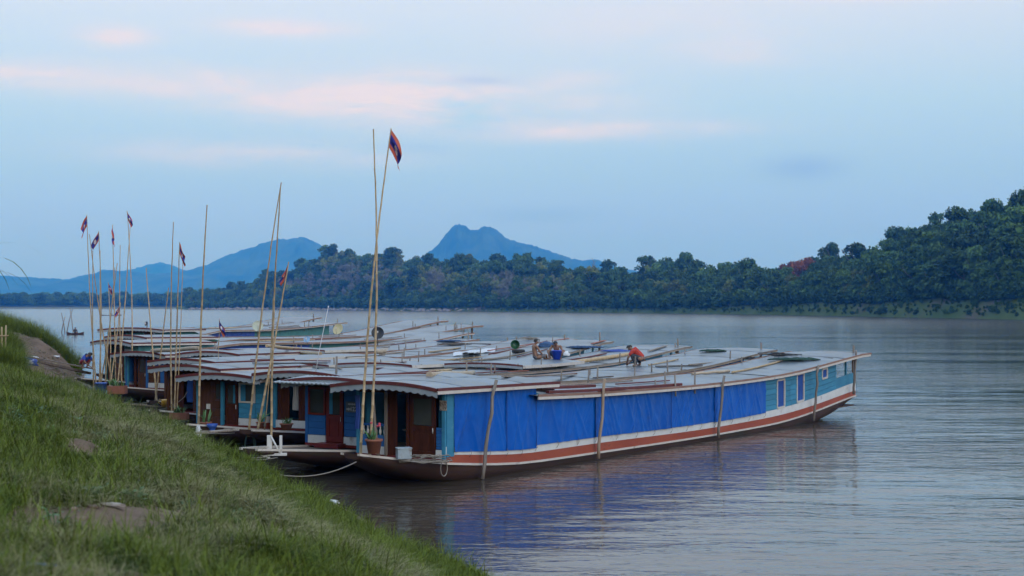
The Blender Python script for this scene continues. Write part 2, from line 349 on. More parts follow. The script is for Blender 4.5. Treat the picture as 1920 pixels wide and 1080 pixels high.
mountain('hills', [(60, 560), (150, 530), (220, 512), (270, 500), (300, 491), (322, 495), (350, 507), (420, 530), (560, 560)], 10000, 700, 37, 'small distant peak behind the left mountain range', mm)
mountain('hills', [(680, 570), (760, 505), (800, 478), (822, 462), (838, 441), (850, 428), (862, 423), (874, 426), (884, 434), (896, 433), (908, 429), (922, 428), (933, 434), (945, 445), (975, 454), (1000, 459), (1030, 469), (1060, 481), (1090, 488), (1118, 484), (1138, 492), (1165, 503), (1230, 515), (1330, 540), (1450, 570)], 7400, 1200, 41, 'blue twin peaked mountain above the far bank', mm)
mountain('hills', [(1300, 560), (1480, 500), (1560, 485), (1640, 480), (1740, 490), (1900, 500), (2300, 540)], 8600, 1200, 43, 'faint blue mountain behind the right hill', mm)

# ---------------------------------------------------------------- trees
def leaf_mat(name, c1, c2, var=.34):
    m = mat(name, c1, c2, rough=.75, scale=.5, detail=6, obj_var=var, spec=.2, lo=.4, hi=.6)
    return m
LM = [leaf_mat('leaves_dark_green', (.034, .078, .026), (.062, .12, .036)), leaf_mat('leaves_mid_green', (.05, .108, .026), (.092, .16, .038)),
      leaf_mat('leaves_yellow_green', (.12, .16, .03), (.18, .21, .05)), leaf_mat('leaves_rust', (.26, .085, .03), (.16, .075, .03)), leaf_mat('twigs_grey', (.21, .215, .16), (.15, .16, .115), .15)]
BARK = mat('bark', (.10, .085, .07), (.19, .17, .15), rough=.95, scale=3, stretch=(1, 1, .2)); PALE = mat('pale_bark', (.17, .16, .155), (.25, .24, .23), rough=.9, scale=3, stretch=(1, 1, .2))
def crown_mesh(name, h, r, blobs, nleaf, ls, m, seed, flat=.75, base=.3):
    g = np.random.default_rng(seed); C = []; 
    for k in range(blobs):
        a = g.uniform(0, 6.28); q = math.sqrt(g.uniform(0, 1)) * .68; zz = g.uniform(base + .1, .86)
        wid = r * (1 - .55 * abs((zz - .55) / .5) ** 1.6)
        C.append((math.cos(a) * q * wid, math.sin(a) * q * wid, zz * h, r * g.uniform(.17, .5)))
    C.append((0, 0, h * .8, r * .45)); C = np.array(C); w = C[:, 3] ** 2; k = g.choice(len(C), nleaf, p=w / w.sum())
    dvec = g.normal(size=(nleaf, 3)); dvec[:, 2] = np.abs(dvec[:, 2]) * 1.0 - .35; dvec /= np.linalg.norm(dvec, axis=1)[:, None]
    rad = C[k, 3] * g.uniform(.45, 1.18, nleaf); P = C[k, :3] + dvec * rad[:, None] * np.array([1, 1, flat])
    nrm = dvec * .7 + g.normal(size=(nleaf, 3)) * .75; nrm /= np.linalg.norm(nrm, axis=1)[:, None]
    t = np.cross(nrm, g.normal(size=(nleaf, 3))); t /= np.linalg.norm(t, axis=1)[:, None]; b = np.cross(nrm, t)
    s1 = (ls * g.uniform(.5, 1.3, nleaf))[:, None]; s2 = s1 * g.uniform(.5, .9, nleaf)[:, None]
    V = np.stack([P + t * s1, P + b * s2 * .8 + t * s1 * .1, P - t * s1 * .8, P - b * s2], 1).reshape(-1, 3)
    f = np.arange(nleaf * 4).reshape(-1, 4); me = bpy.data.meshes.new(name); me.from_pydata(V.tolist(), [], f.tolist()); me.materials.append(m); me.update(); return me
def trunk_mesh(name, h, r, seed, m, limbs=5):
    g = random.Random(seed); b = MB(); top = h * .62
    sp = [(0, 0, -1.2)] + [(g.uniform(-.03, .03) * h * k / 4, g.uniform(-.03, .03) * h * k / 4, top * k / 4) for k in range(1, 5)]
    b.tube(sp, [r * 1.25, r, r * .85, r * .65, r * .4], 6)
    for i in range(limbs):
        z0 = g.uniform(.3, .6) * h; a = g.uniform(0, 6.28); L = g.uniform(.2, .36) * h
        p0 = Vector(sp[-2]).lerp(Vector(sp[-1]), .2) if z0 > top * .8 else Vector((0, 0, z0)); p0.z = z0
        b.tube([p0, p0 + Vector((math.cos(a) * L * .5, math.sin(a) * L * .5, L * .35)), p0 + Vector((math.cos(a) * L * .85, math.sin(a) * L * .85, L * .85))], [r * .5, r * .34, r * .12], 5)
    return b.mesh(name, m)
def bare_mesh(name, h, seed, m):
    g = random.Random(seed); b = MB(); b.tube([(0, 0, -1), (g.uniform(-.2, .2), 0, h * .5), (g.uniform(-.5, .5), g.uniform(-.4, .4), h)], [.22, .15, .04], 5)
    for i in range(26):
        z0 = g.uniform(.35, .97) * h; a = g.uniform(0, 6.28); L = g.uniform(.1, .22) * h * (1.25 - z0 / h * .7)
        p0 = Vector((0, 0, z0)); e = p0 + Vector((math.cos(a) * L * .6, math.sin(a) * L * .6, L))
        b.tube([p0, p0.lerp(e, .5) + Vector((0, 0, -.05 * L)), e], [.09, .06, .02], 4)
        for j in range(3):
            q = p0.lerp(e, g.uniform(.4, 1)); a2 = a + g.uniform(-1.2, 1.2); l2 = L * .5; b.tube([q, q + Vector((math.cos(a2) * l2 * .6, math.sin(a2) * l2 * .6, l2 * .9))], [.04, .015], 3)
    return b.mesh(name, m)
SPEC = [('round', 14, 5.6, 16, 0, .75, .22), ('round', 13, 6.2, 18, 1, .7, .2), ('round', 15, 5.2, 18, 1, .85, .2), ('umbrella', 15, 8.2, 17, 0, .5, .5), ('tall', 18, 5.0, 20, 0, .8, .25), ('round', 12, 5.0, 14, 2, .8, .2), ('bush', 8, 5.2, 14, 1, .7, .02), ('round', 13, 5.6, 15, 3, .7, .3), ('bush', 7, 4.6, 12, 0, .7, .02), ('round', 11, 4.6, 13, 2, .8, .15)]
CROWN = [[crown_mesh('crown', h, r, bl, nl, ls, LM[m], 100 + i, fl, ba) for i, (k, h, r, bl, m, fl, ba) in enumerate(SPEC)] for nl, ls in ((2600, .55), (900, .8))]
TRUNK = [trunk_mesh('trunk', s[1], .32 if s[0] != 'bush' else .16, 200 + i, BARK) for i, s in enumerate(SPEC)]
BARE = [bare_mesh('bare_tree', h, 300 + i, PALE) for i, h in enumerate((13, 11, 15))]

def scatter(name, P, rz, sc, idx, meshes, tilt=None, squash=None):
    """geometry-node instances of a few source meshes on a cloud of points"""
    src = bpy.data.collections.new(name + '_source')
    for k, me in enumerate(meshes):
        o = bpy.data.objects.new('%s_%02d' % (name, k), me); src.objects.link(o)
    me = bpy.data.meshes.new(name); me.from_pydata(np.asarray(P).tolist(), [], [])
    n = len(P); rot = np.zeros((n, 3), np.float32); rot[:, 2] = rz
    if tilt is not None: rot[:, 0] = tilt
    a = me.attributes.new('rot', 'FLOAT_VECTOR', 'POINT'); a.data.foreach_set('vector', rot.ravel())
    s3 = np.repeat(np.asarray(sc, np.float32)[:, None], 3, 1)
    if squash is not None: s3[:, 2] *= squash
    a = me.attributes.new('scl', 'FLOAT_VECTOR', 'POINT'); a.data.foreach_set('vector', s3.astype(np.float32).ravel())
    a = me.attributes.new('idx', 'INT', 'POINT'); a.data.foreach_set('value', np.asarray(idx, np.int32))
    ob = link_mesh(name, me); g = bpy.data.node_groups.new(name, 'GeometryNodeTree')
    g.interface.new_socket('Geometry', in_out='INPUT', socket_type='NodeSocketGeometry'); g.interface.new_socket('Geometry', in_out='OUTPUT', socket_type='NodeSocketGeometry')
    i = g.nodes.new('NodeGroupInput'); o = g.nodes.new('NodeGroupOutput'); ip = g.nodes.new('GeometryNodeInstanceOnPoints'); ci = g.nodes.new('GeometryNodeCollectionInfo')
    ci.inputs['Collection'].default_value = src; ci.inputs['Separate Children'].default_value = True; ci.inputs['Reset Children'].default_value = True
    ip.inputs['Pick Instance'].default_value = True
    def attr(nm, ty):
        x = g.nodes.new('GeometryNodeInputNamedAttribute'); x.data_type = ty; x.inputs['Name'].default_value = nm; return x.outputs['Attribute']
    e2r = g.nodes.new('FunctionNodeEulerToRotation'); g.links.new(attr('rot', 'FLOAT_VECTOR'), e2r.inputs[0])
    g.links.new(i.outputs[0], ip.inputs['Points']); g.links.new(ci.outputs[0], ip.inputs['Instance']); g.links.new(attr('idx', 'INT'), ip.inputs['Instance Index'])
    g.links.new(e2r.outputs[0], ip.inputs['Rotation']); g.links.new(attr('scl', 'FLOAT_VECTOR'), ip.inputs['Scale']); g.links.new(ip.outputs[0], o.inputs[0])
    md = ob.modifiers.new('scatter', 'NODES'); md.node_group = g
    return ob

# where the trees of the far bank stand
tp = []
gp = np.random.default_rng(5)
p = 352.0
cand_p = gp.uniform(352, 2120, 26000); cand_u = gp.uniform(.06, 1.12, 26000); cand_u = np.maximum(cand_u, .06 + .07 * np.clip((cand_p - 1250) / 300, 0, 1))
CX, CY = far_xy(cand_p, cand_u); CZ = far_z(cand_p, cand_u)
cell = {}; keep = []
for i in range(len(cand_p)):
    dens = 6.6 if CY[i] < 800 else 7.6
    k = (int(CX[i] // dens), int(CY[i] // dens))
    if k in cell: continue
    cell[k] = 1; keep.append(i)
keep = np.array(keep); TX, TY, TZ, TPX, TU = CX[keep], CY[keep], CZ[keep], cand_p[keep], cand_u[keep]
fo = fbm(TPX * .012, TU * 2.5, 3, 51) + .10 * np.exp(-((TPX - 960) / 260) ** 2); rr = gp.random(len(keep))
kind = np.where(rr < .24, 0, np.where(rr < .46, 1, np.where(rr < .64, 2, np.where(rr < .72, 3, np.where(rr < .80, 4, np.where(rr < .93, 5, 9))))))
kind = np.where((fo > .12) & (rr > .4), np.where(rr > .7, 5, 9), kind); kind = np.where((fo < -.15) & (kind == 5), 0, kind)
kind = np.where(TPX > 1640, np.where(kind == 5, 1, np.where(kind == 9, 2, kind)), kind)
kind = np.where(TU < .13, np.where(gp.random(len(keep)) < .55, 6, 8), kind)
red = (np.hypot((TPX - 1508) / 34, (TU - .82) / .25) < 1) | (np.hypot((TPX - 1490) / 26, (TU - .55) / .12) < 1)
kind = np.where(red & (rr < .75), 7, kind)
scl = gp.uniform(.62, 1.0, len(keep)) ** 1 * np.where(gp.random(len(keep)) < .22, 1.55, 1.15) * np.where(TPX > 1640, 1.0, .92)
# grey bare stands on the slopes
bare = ((np.hypot((TPX - 640) / 120, (TU - .45) / .3) < 1) & (gp.random(len(keep)) < .75)) | ((np.hypot((TPX - 945) / 28, (TU - .35) / .25) < 1) & (rr < .7)) | ((np.hypot((TPX - 1010) / 50, (TU - .35) / .2) < 1) & (rr < .35)) | ((np.hypot((TPX - 800) / 35, (TU - .4) / .25) < 1) & (rr < .5)) | ((np.hypot((TPX - 1120) / 60, (TU - .9) / .25) < 1) & (rr < .3))
order = np.argsort(-(scl * np.array([s[1] for s in SPEC])[kind]) / TY * np.where(TU > 1.0, .6, 1) * np.where((TPX < 1930), 1, 0))
own = np.zeros(len(keep), bool)
sel = [i for i in order if not bare[i] and TPX[i] < 1935][:265]; own[sel] = True
tsel = sel
WORDS = {0: ('dark green round crowned tree', 'round'), 1: ('mid green bushy tree', 'x'), 2: ('tall mid green leafy tree', 'x'), 3: ('dark green flat topped spreading tree', 'x'), 4: ('tall dark green tree', 'x'), 5: ('yellow green tree', 'x'), 6: ('low mid green bush', 'x'), 7: ('rust red leaved tree', 'x'), 8: ('low dark green bush', 'x'), 9: ('small yellow green tree', 'x')}
for i in sel:
    k = int(kind[i]); bush = k in (6, 8)
    e = empty('bush' if bush else 'tree', (TX[i], TY[i], TZ[i]), gp.uniform(0, 6.28)); s = float(scl[i]); e.scale = (s * gp.uniform(.8, 1.25), s * gp.uniform(.8, 1.25), s * gp.uniform(.8, 1.25)); e.rotation_euler.x = gp.normal(0, .06)
    where = 'on the steep wooded hill at the right edge' if TPX[i] > 1650 else ('in the woods left of the steep right hill' if TPX[i] > 1350 else 'in the woods of the far bank beyond the roofs')
    lab = WORDS[k][0] + ' ' + where
    tag(e, lab, 'bush' if bush else 'tree', lab + 's')
    link_mesh('crown', CROWN[0][k], e); link_mesh('trunk', TRUNK[k], e)
# the trees that stand out against the sky
def skyline(px, py, Y, k, s, label, sq=1.0):
    u = 1.0; e = empty('tree', (0, 0, 0), px * .7); h = SPEC[k][1] * s * sq
    u = .97; x_, Y = (float(q) for q in far_xy(np.array(px), np.array(u))); zg = float(far_z(np.array(px), np.array(u)))
    top = pt(px, py, Y); zz = (top.z - zg) / SPEC[k][1]; e.location = (x_, Y, zg); e.scale = (s, s, zz); tag(e, label, 'tree')
    link_mesh('crown', CROWN[0][k], e); link_mesh('trunk', TRUNK[k], e)
skyline(626, 455, 1400, 0, 1.55, 'large dark round tree standing above the far hill, left of the tall poles', 1.0)
skyline(654, 464, 1420, 1, 1.2, 'mid green tree just right of the large dark hilltop tree')
skyline(735, 461, 1360, 3, 1.25, 'dark spreading hilltop tree just right of the tall flagpole')
skyline(880, 474, 1240, 5, 1.3, 'yellow green round tree below the twin peaked mountain')
skyline(984, 484, 1150, 0, 1.0, 'small dark tree standing above the ridge below the twin peaked mountain')
skyline(1240, 486, 940, 3, 1.0, 'dark flat topped tree at left end of the tall middle grove')
skyline(1300, 484, 930, 3, 1.05, 'dark flat topped tree at right end of the tall middle grove')
skyline(1412, 489, 830, 1, .85, 'lone round tree on the skyline between the middle grove and the rust red tree')
skyline(1590, 473, 760, 3, .85, 'dark open crowned tree on the skyline right of the rust red tree')
skyline(1695, 431, 640, 0, 1.5, 'big dark tree at the top left corner of the steep right hill')
skyline(1822, 389, 630, 3, 1.4, 'wide open crowned tree on the skyline of the steep right hill')
rest = ~own & ~bare
P = np.stack([TX, TY, TZ], -1)
fw = scatter('forest', P[rest], gp.uniform(0, 6.28, rest.sum()), scl[rest], kind[rest], CROWN[1], tilt=gp.normal(0, .07, rest.sum()), squash=gp.uniform(.75, 1.3, rest.sum())); tag(fw, 'dense green forest covering the far hills', None, kind='stuff')
# second storey so that no soil shows between the crowns
ft = scatter('leafless_twigs', P[bare], gp.uniform(0, 6.28, bare.sum()), scl[bare] * 1.0, np.zeros(bare.sum(), int), [crown_mesh('twigs', 13, 3.6, 14, 700, .34, LM[4], 77, .9, .3)]); tag(ft, 'grey haze of twigs in the leafless stands', None, kind='stuff')
fb = scatter('bare_forest', P[bare], gp.uniform(0, 6.28, bare.sum()), scl[bare] * 1.0, gp.integers(0, 3, bare.sum()), BARE); tag(fb, 'stands of grey leafless trees on the far hills', None, kind='stuff')
cp = gp.uniform(352, 2100, 9000); cu = np.maximum(gp.uniform(.05, 1.05, 9000), .05 + .07 * np.clip((cp - 1250) / 300, 0, 1)); bx, by = far_xy(cp, cu); bz = far_z(cp, cu)
inb = (np.hypot((cp - 640) / 120, (cu - .45) / .3) < 1) & (gp.random(9000) < .6)
q = ~inb
us = scatter('undergrowth', np.stack([bx, by, bz], -1)[q], gp.uniform(0, 6.28, q.sum()), gp.uniform(.5, 1.0, q.sum()), np.where(gp.random(q.sum()) < .5, 0, 1), [CROWN[1][6], CROWN[1][8]]); tag(us, 'low bushes between the trees of the far hills', None, kind='stuff')
n_ = 900; sp2 = gp.uniform(900, 2100, n_); su2 = gp.uniform(.012, .13, n_); sx2, sy2 = far_xy(sp2, su2)
tag(scatter('shore_scrub', np.stack([sx2, sy2, far_z(sp2, su2)], -1), gp.uniform(0, 6.28, n_), gp.uniform(.06, .2, n_) * np.where(gp.random(n_) < .12, 1.8, 1), gp.integers(0, 2, n_), [CROWN[1][6], CROWN[1][8]]), 'low scrub and tall grass on the far shore', None, kind='stuff')
# low wooded shore far upstream
n_ = 1500; fp = gp.uniform(-250, 400, n_); fd = gp.uniform(1900, 2300, n_)
wl = scatter('far_wood', np.stack([(fp - 960) / F * fd, fd, np.full(n_, .5)], -1), gp.uniform(0, 6.28, n_), gp.uniform(.9, 1.6, n_), gp.integers(0, 3, n_), [CROWN[1][0], CROWN[1][1], CROWN[1][2]]); tag(wl, 'dark line of trees along the distant upstream shore', None, kind='stuff')
b = MB(); b.grid([[((p_ - 960) / F * d_, d_, z_) for d_, z_ in ((1780, -.5), (1800, 1.0), (1900, 2.0), (2600, 6.0))] for p_ in np.linspace(-420, 480, 40)], flip=True)
tag(b.build('upstream_shore_ground', mat('far_meadow', (.06, .085, .03), (.10, .10, .05), rough=1, scale=.03)), 'green strip of shore below the distant trees', None, kind='structure')
# boulders along the tip of the wooded point
rk = []
for i in range(7):
    g = random.Random(i); bm = bmesh.new(); bmesh.ops.create_icosphere(bm, subdivisions=2, radius=1)
    for v in bm.verts: v.co *= 1 + .35 * (mnoise.noise(v.co * 1.3 + Vector((i * 7, 0, 0)))); v.co.z *= .55
    me = bpy.data.meshes.new('boulder'); bm.to_mesh(me); bm.free(); me.materials.append(mat('shore_rock', (.17, .15, .14), (.30, .27, .25), rough=.9, scale=.8)); rk.append(me)
n_ = 420; sp_ = gp.beta(.9, 1.6, n_) * 560 + 355; su = gp.uniform(-.01, .05, n_); sx_, sy_ = far_xy(sp_, su)
tag(scatter('shore_rocks', np.stack([sx_, sy_, far_z(sp_, su)], -1), gp.uniform(0, 6.28, n_), gp.uniform(.4, 2.2, n_), gp.integers(0, 7, n_), rk), 'pale boulders along the foot of the wooded point', None, kind='stuff')
# ================================================================ the boats
ZINC = mat('zinc_sheet', (.105, .135, .158), (.155, .19, .215), rough=.33, scale=1.3, detail=6, stretch=(.4, 1.2, 1), bump=.006, bscale=5, spec=.5, obj_var=.2, c3=(.15, .115, .09), s3=.8, lo3=.55, hi3=.72)
LATH = mat('lath_roof', (.20, .17, .14), (.27, .235, .20), rough=.85, scale=4, stretch=(.3, 6, 1), obj_var=.12)
MAROON = mat('maroon_paint', (.15, .03, .025), (.10, .022, .02), rough=.6, scale=5, c3=(.22, .16, .13), s3=3, lo3=.62, hi3=.72)
CREAM = mat('cream_paint', (.55, .50, .43), (.62, .58, .52), rough=.6, scale=3, c3=(.28, .22, .17), s3=4, lo3=.6, hi3=.75)
EAVE = mat('weathered_eave', (.24, .125, .09), (.31, .19, .14), rough=.75, scale=5, stretch=(.3, 1, 1))
PWHITE = mat('white_paint', (.60, .60, .57), (.68, .68, .65), rough=.55, scale=2.5, c3=(.36, .31, .26), s3=3.0, lo3=.58, hi3=.72)
REDB = mat('red_oxide_paint', (.29, .055, .026), (.36, .08, .038), rough=.6, scale=2, stretch=(.4, 1, 1), c3=(.14, .045, .03), s3=4, lo3=.62, hi3=.72)
HULL = mat('tarred_hull', (.036, .018, .013), (.075, .037, .026), rough=.6, scale=1.5, stretch=(.3, 1, 2.0), bump=.006, c3=(.045, .045, .03), s3=2, lo3=.55, hi3=.7)
CYAN = mat('cyan_paint', (.035, .20, .33), (.05, .26, .40), rough=.55, scale=2, stretch=(.4, 1, 2), obj_var=.10, c3=(.12, .32, .42), s3=3.5, lo3=.62, hi3=.72)
BLUE = mat('blue_paint', (.015, .105, .32), (.025, .14, .38), rough=.5, scale=2, obj_var=.08, c3=(.05, .2, .4), s3=3, lo3=.66, hi3=.76)
TEAL = mat('teal_paint', (.05, .19, .19), (.07, .24, .23), rough=.6, scale=2, c3=(.04, .1, .1), s3=3)
GREEN = mat('green_paint', (.055, .16, .10), (.075, .2, .13), rough=.6, scale=2, c3=(.03, .08, .055), s3=3)
WOOD = mat('varnished_wood', (.05, .015, .009), (.085, .026, .014), spec=.25, rough=.4, scale=3, stretch=(3, 3, .5), bump=.002, bscale=12)
WOOD2 = mat('brown_wood', (.07, .03, .016), (.11, .046, .024), spec=.25, rough=.5, scale=3, stretch=(3, 3, .5))
DRED = mat('dark_red_paint', (.13, .012, .010), (.17, .02, .014), rough=.5, scale=3)
GREYW = mat('grey_wood', (.15, .125, .10), (.27, .235, .20), rough=.85, scale=4, stretch=(6, 6, .4), bump=.006, obj_var=.18)
PLANKW = mat('old_plank', (.19, .15, .115), (.33, .28, .23), rough=.85, scale=3, stretch=(.4, 5, 5), bump=.004, obj_var=.2)
DECK = mat('deck_boards', (.10, .075, .058), (.17, .13, .10), rough=.8, scale=3, stretch=(.4, 3, 1), bump=.005)
DARKIN = mat('interior_wood', (.045, .022, .015), (.07, .035, .022), rough=.7, scale=3)
GLASS = mat('window_glass', (.045, .052, .05), (.065, .07, .066), rough=.12, scale=1.5, spec=.6)
def tarp_mat():
    m = mat('blue_tarpaulin', (.001, .082, .40), (.002, .108, .48), rough=.3, spec=.3, scale=1.2, detail=6, obj_var=.05, c3=(.02, .07, .27), s3=1.7, lo3=.62, hi3=.8, bump=.006, bscale=22)
    return m
TARP = tarp_mat()
TARP2 = mat('faded_tarpaulin', (.02, .06, .30), (.035, .09, .36), rough=.5, scale=2)
CURTB = mat('blue_curtain', (.012, .06, .27), (.02, .09, .34), rough=.8, scale=3); CURTP = mat('pale_curtain', (.42, .40, .37), (.5, .48, .44), rough=.9, scale=4)

CREAMB = mat('pale_blue_white_paint', (.27, .31, .335), (.35, .39, .41), rough=.6, scale=3, c3=(.3, .27, .24), s3=3, lo3=.6, hi3=.75)

def spline(xs, ys):
    xs = np.array(xs, float); ys = np.array(ys, float); h = np.diff(xs); dl = np.diff(ys) / h
    mm_ = np.zeros(len(xs)); mm_[1:-1] = np.where(dl[:-1] * dl[1:] > 0, 2 * dl[:-1] * dl[1:] / (dl[:-1] + dl[1:] + 1e-12), 0); mm_[0] = dl[0]; mm_[-1] = dl[-1]
    def f(x):
        x = min(max(x, xs[0]), xs[-1]); i = min(int(np.searchsorted(xs, x, 'right')) - 1, len(h) - 1); s = (x - xs[i]) / h[i]
        return float(ys[i] * (1 + 2 * s) * (1 - s) ** 2 + mm_[i] * h[i] * s * (1 - s) ** 2 + ys[i + 1] * s * s * (3 - 2 * s) + mm_[i + 1] * h[i] * s * s * (s - 1))
    return f
class Boat: pass
BOATS = {}
ARCH = .07; HARCH = .14
def make_boat(key, right, theta, L, Wd, hood_z, mid_dz, stern_z, label, side=(CYAN, None), lower=True, roofmat=None, hull_red=True, hood=True, bow=2.2, strake=PWHITE, name='river_boat'):
    b = Boat(); th = R(theta); w = Wd / 2; b.w = w; b.L = L; b.bow = bow
    c = Vector((right[0] - w * math.cos(th), right[1] + w * math.sin(th), 0))
    e = empty(name, c, math.pi / 2 - th); b.e = e; tag(e, label, 'boat', 'long wooden river boats moored side by side'); BOATS[key] = b
    k = L / 28.2
    T = [0, 4 * k, 7 * k, 14 * k, 19 * k, L]
    b.gun = spline([-bow] + T, [.87, .55, .24, .21, .17, .20, .80]); b.wb = spline(T, [.754, .48, .47, .40, .45, 1.0]); b.wt = spline(T, [.96, .72, .70, .62, .69, 1.34])
    b.roof = spline(T, [hood_z - .25, hood_z - .38, 2.0 + mid_dz, 1.93 + mid_dz, 1.99 + mid_dz, stern_z]); b.hood_z = hood_z
    b.M = Matrix.Translation(c) @ Matrix.Rotation(math.pi / 2 - th, 4, 'Z')
    rm = roofmat or ZINC
    # hull: lofted sections, blunt bow, raised stern
    def hw(t):
        if t < 1.5: s = (t + bow) / (bow + 1.5); return .28 + (w - .28) * math.sin(max(s, 0) * math.pi / 2) ** .8
        if t > L - 7: s = (t - L + 7) / 7.4; return w * (1 - .18 * s * s)
        return w
    b.hw = hw
    kz = spline([-bow, -bow * .45, 1.2, 4, L - 7, L - 3.2, L + .3], [.72, .30, -.22, -.4, -.4, -.1, .62])
    ts = list(np.linspace(-bow, 2, 12)) + list(np.linspace(2.8, L - 7, 14)) + list(np.linspace(L - 6.3, L + .3, 10))
    P = []
    for t in ts:
        g = b.gun(t) - .01; q = hw(t); z = min(kz(t), g - .1); zc = z + .3 * (g - z)
        P.append([(t, -q, g), (t, -q * .985, g * .6 + zc * .4), (t, -q * .90, zc), (t, -q * .55, z + .04 * (g - z)), (t, 0, z), (t, q * .55, z + .04 * (g - z)), (t, q * .90, zc), (t, q * .985, g * .6 + zc * .4), (t, q, g)])
    h = MB(); h.grid(P, smooth=True, flip=False)
    n = len(P[0]); h.add(P[0], [tuple(range(n))]); h.add(P[-1], [tuple(range(n - 1, -1, -1))])
    b.hull = h.build('hull', HULL, e)
    # bow deck, boards running across
    for j, t0 in enumerate(np.arange(-bow + .05, .2, .24)):
        t1 = t0 + .235; d = MB(); z0, z1 = b.gun(t0) - .05, b.gun(t1) - .05; a0, a1 = hw(t0) - .03, hw(t1) - .03
        d.hexa([(t0, -a0, z0 - .04), (t1, -a1, z1 - .04), (t1, a1, z1 - .04), (t0, a0, z0 - .04), (t0, -a0, z0), (t1, -a1, z1), (t1, a1, z1), (t0, a0, z0)]); d.build('plank', DECK, b.hull)
    fl = MB(); fl.box((L / 2 + .2, 0, .42), (L - .6, 2 * w - .3, .05)); fl.build('floor', DARKIN, e)
    # strakes on both sides
    def strip(nm, m, z0f, z1f, t0, t1, off, both=True, par=e, thick=.03):
        for sgn in ((-1, 1) if both else (-1,)):
            s = MB(); pr = []
            for t in np.linspace(t0, t1, 30):
                q = hw(t) if t < 0 or t > L - 7 else w
                q = q + off; a, c_ = z0f(t), z1f(t)
                pr.append([(t, sgn * (q - thick), a), (t, sgn * q, a), (t, sgn * q, c_), (t, sgn * (q - thick), c_), (t, sgn * (q - thick), a)])
            s.grid(pr, smooth=False, flip=(sgn > 0)); s.add(pr[0][:4], [(0, 1, 2, 3)]); s.add(pr[-1][:4], [(3, 2, 1, 0)]); s.build(nm, m, par)
    if hull_red: strip('red_strake', REDB, b.gun, lambda t: b.wb(t) + .0, 0.02, L + .28, .012)
    strip('white_strake', strake, lambda t: b.wb(t) + .002, b.wt, 0.0, L + .28, .018)
    strip('gunwale', CREAM, lambda t: b.gun(t) - .045, lambda t: b.gun(t) + .012, -bow - .08, L + .3, .045, thick=.09)
    tr = MB(); g0 = b.gun(L); tr.box((L + .27, 0, (g0 + b.wt(L)) / 2), (.05, 2 * hw(L) - .02, b.wt(L) - g0)); tr.build('transom', REDB if hull_red else strake, e)
    # cabin side walls
    sw, _ = side
    for sgn in (-1, 1):
        s = MB(); tend = L - 2.2 * k; pr = []
        for t in np.linspace(.06, tend, 24):
            q = min(w, hw(t)) - .02; zr = (max(b.roof(t), hood_z - .08) if t < 4.4 and hood else b.roof(t)) - .03
            pr.append([(t, sgn * q, b.wt(t) - .05), (t, sgn * q, zr), (t, sgn * (q - .04), zr), (t, sgn * (q - .04), b.wt(t) - .05), (t, sgn * q, b.wt(t) - .05)])
        s.grid(pr, smooth=False, flip=(sgn < 0)); b_side = s.build('side_wall', sw, e)
        if sgn < 0: b.side = b_side
        # low stern wall and posts
        s = MB(); pr = []
        for t in np.linspace(tend, L + .2, 5):
            q = hw(t) - .03; zt = b.wt(t) + .42
            pr.append([(t, sgn * q, b.wt(t) - .03), (t, sgn * q, zt), (t, sgn * (q - .04), zt), (t, sgn * (q - .04), b.wt(t) - .03)])
        s.grid(pr, smooth=False, flip=(sgn < 0)); s.build('stern_wall', sw, e)
        for t in (tend + .03, (tend + L) / 2 + .3, L + .15):
            q = hw(t) - .06; s = MB(); s.box((t, sgn * q, (b.wt(t) + b.roof(t)) / 2), (.07, .07, b.roof(t) - b.wt(t) - .04)); s.build('post', sw if t < L else GREYW, e)
    bh = MB(); bh.box((L - 2.25 * k, 0, 1.5), (.06, 2 * w * .86, b.roof(L - 2.2 * k) - .5)); bh.build('bulkhead', DARKIN, e)
    # roof: overlapping curved sheets on a thin ceiling
    ov = .30; b.ov = ov
    def surf(t, y, base, arch=ARCH):
        return (t, y, base + arch * (1 - (y / (w + ov)) ** 2))
    b.surf = surf
    ceil = MB(); ceil.grid([[surf(t, y, b.roof(t) - .05) for y in np.linspace(-w - .1, w + .1, 7)] for t in np.linspace(.3 if not hood else 3.9, L + .5, 16)]); roof = ceil.build('roof', DARKIN, e); b.roofo = roof
    g = random.Random(sum(map(ord, key)))
    tcur = 3.7 if hood else -.55; j = 0
    while tcur < L + .55:
        t1 = min(tcur + g.uniform(1.05, 1.35), L + .62); s = MB(); up = .004 + (j % 2) * .007; dy = g.uniform(-.03, .03); tl = g.uniform(-.008, .008)
        s.grid([[Vector(surf(t, y, b.roof(t) + up + tl * (t - tcur) + g.uniform(-.004, .004))) + Vector((0, dy, 0)) for y in np.linspace(-w - ov, w + ov, 11)] for t in np.linspace(tcur - .06, t1 + .05, 4)], smooth=True)
        s.build('roof_sheet', rm, roof); tcur = t1; j += 1
    def eave(nm, m, zf, dz0, dz1, t0, t1, off, par, sgn):
        s = MB(); pr = []
        for t in np.linspace(t0, t1, 26):
            z = zf(t); q = w + ov + off; pr.append([(t, sgn * (q - .03), z + dz0), (t, sgn * q, z + dz0), (t, sgn * q, z + dz1), (t, sgn * (q - .03), z + dz1), (t, sgn * (q - .03), z + dz0)])
        s.grid(pr, smooth=False, flip=(sgn > 0)); s.add(pr[0][:4], [(0, 1, 2, 3)]); s.add(pr[-1][:4], [(3, 2, 1, 0)]); s.build(nm, m, par)
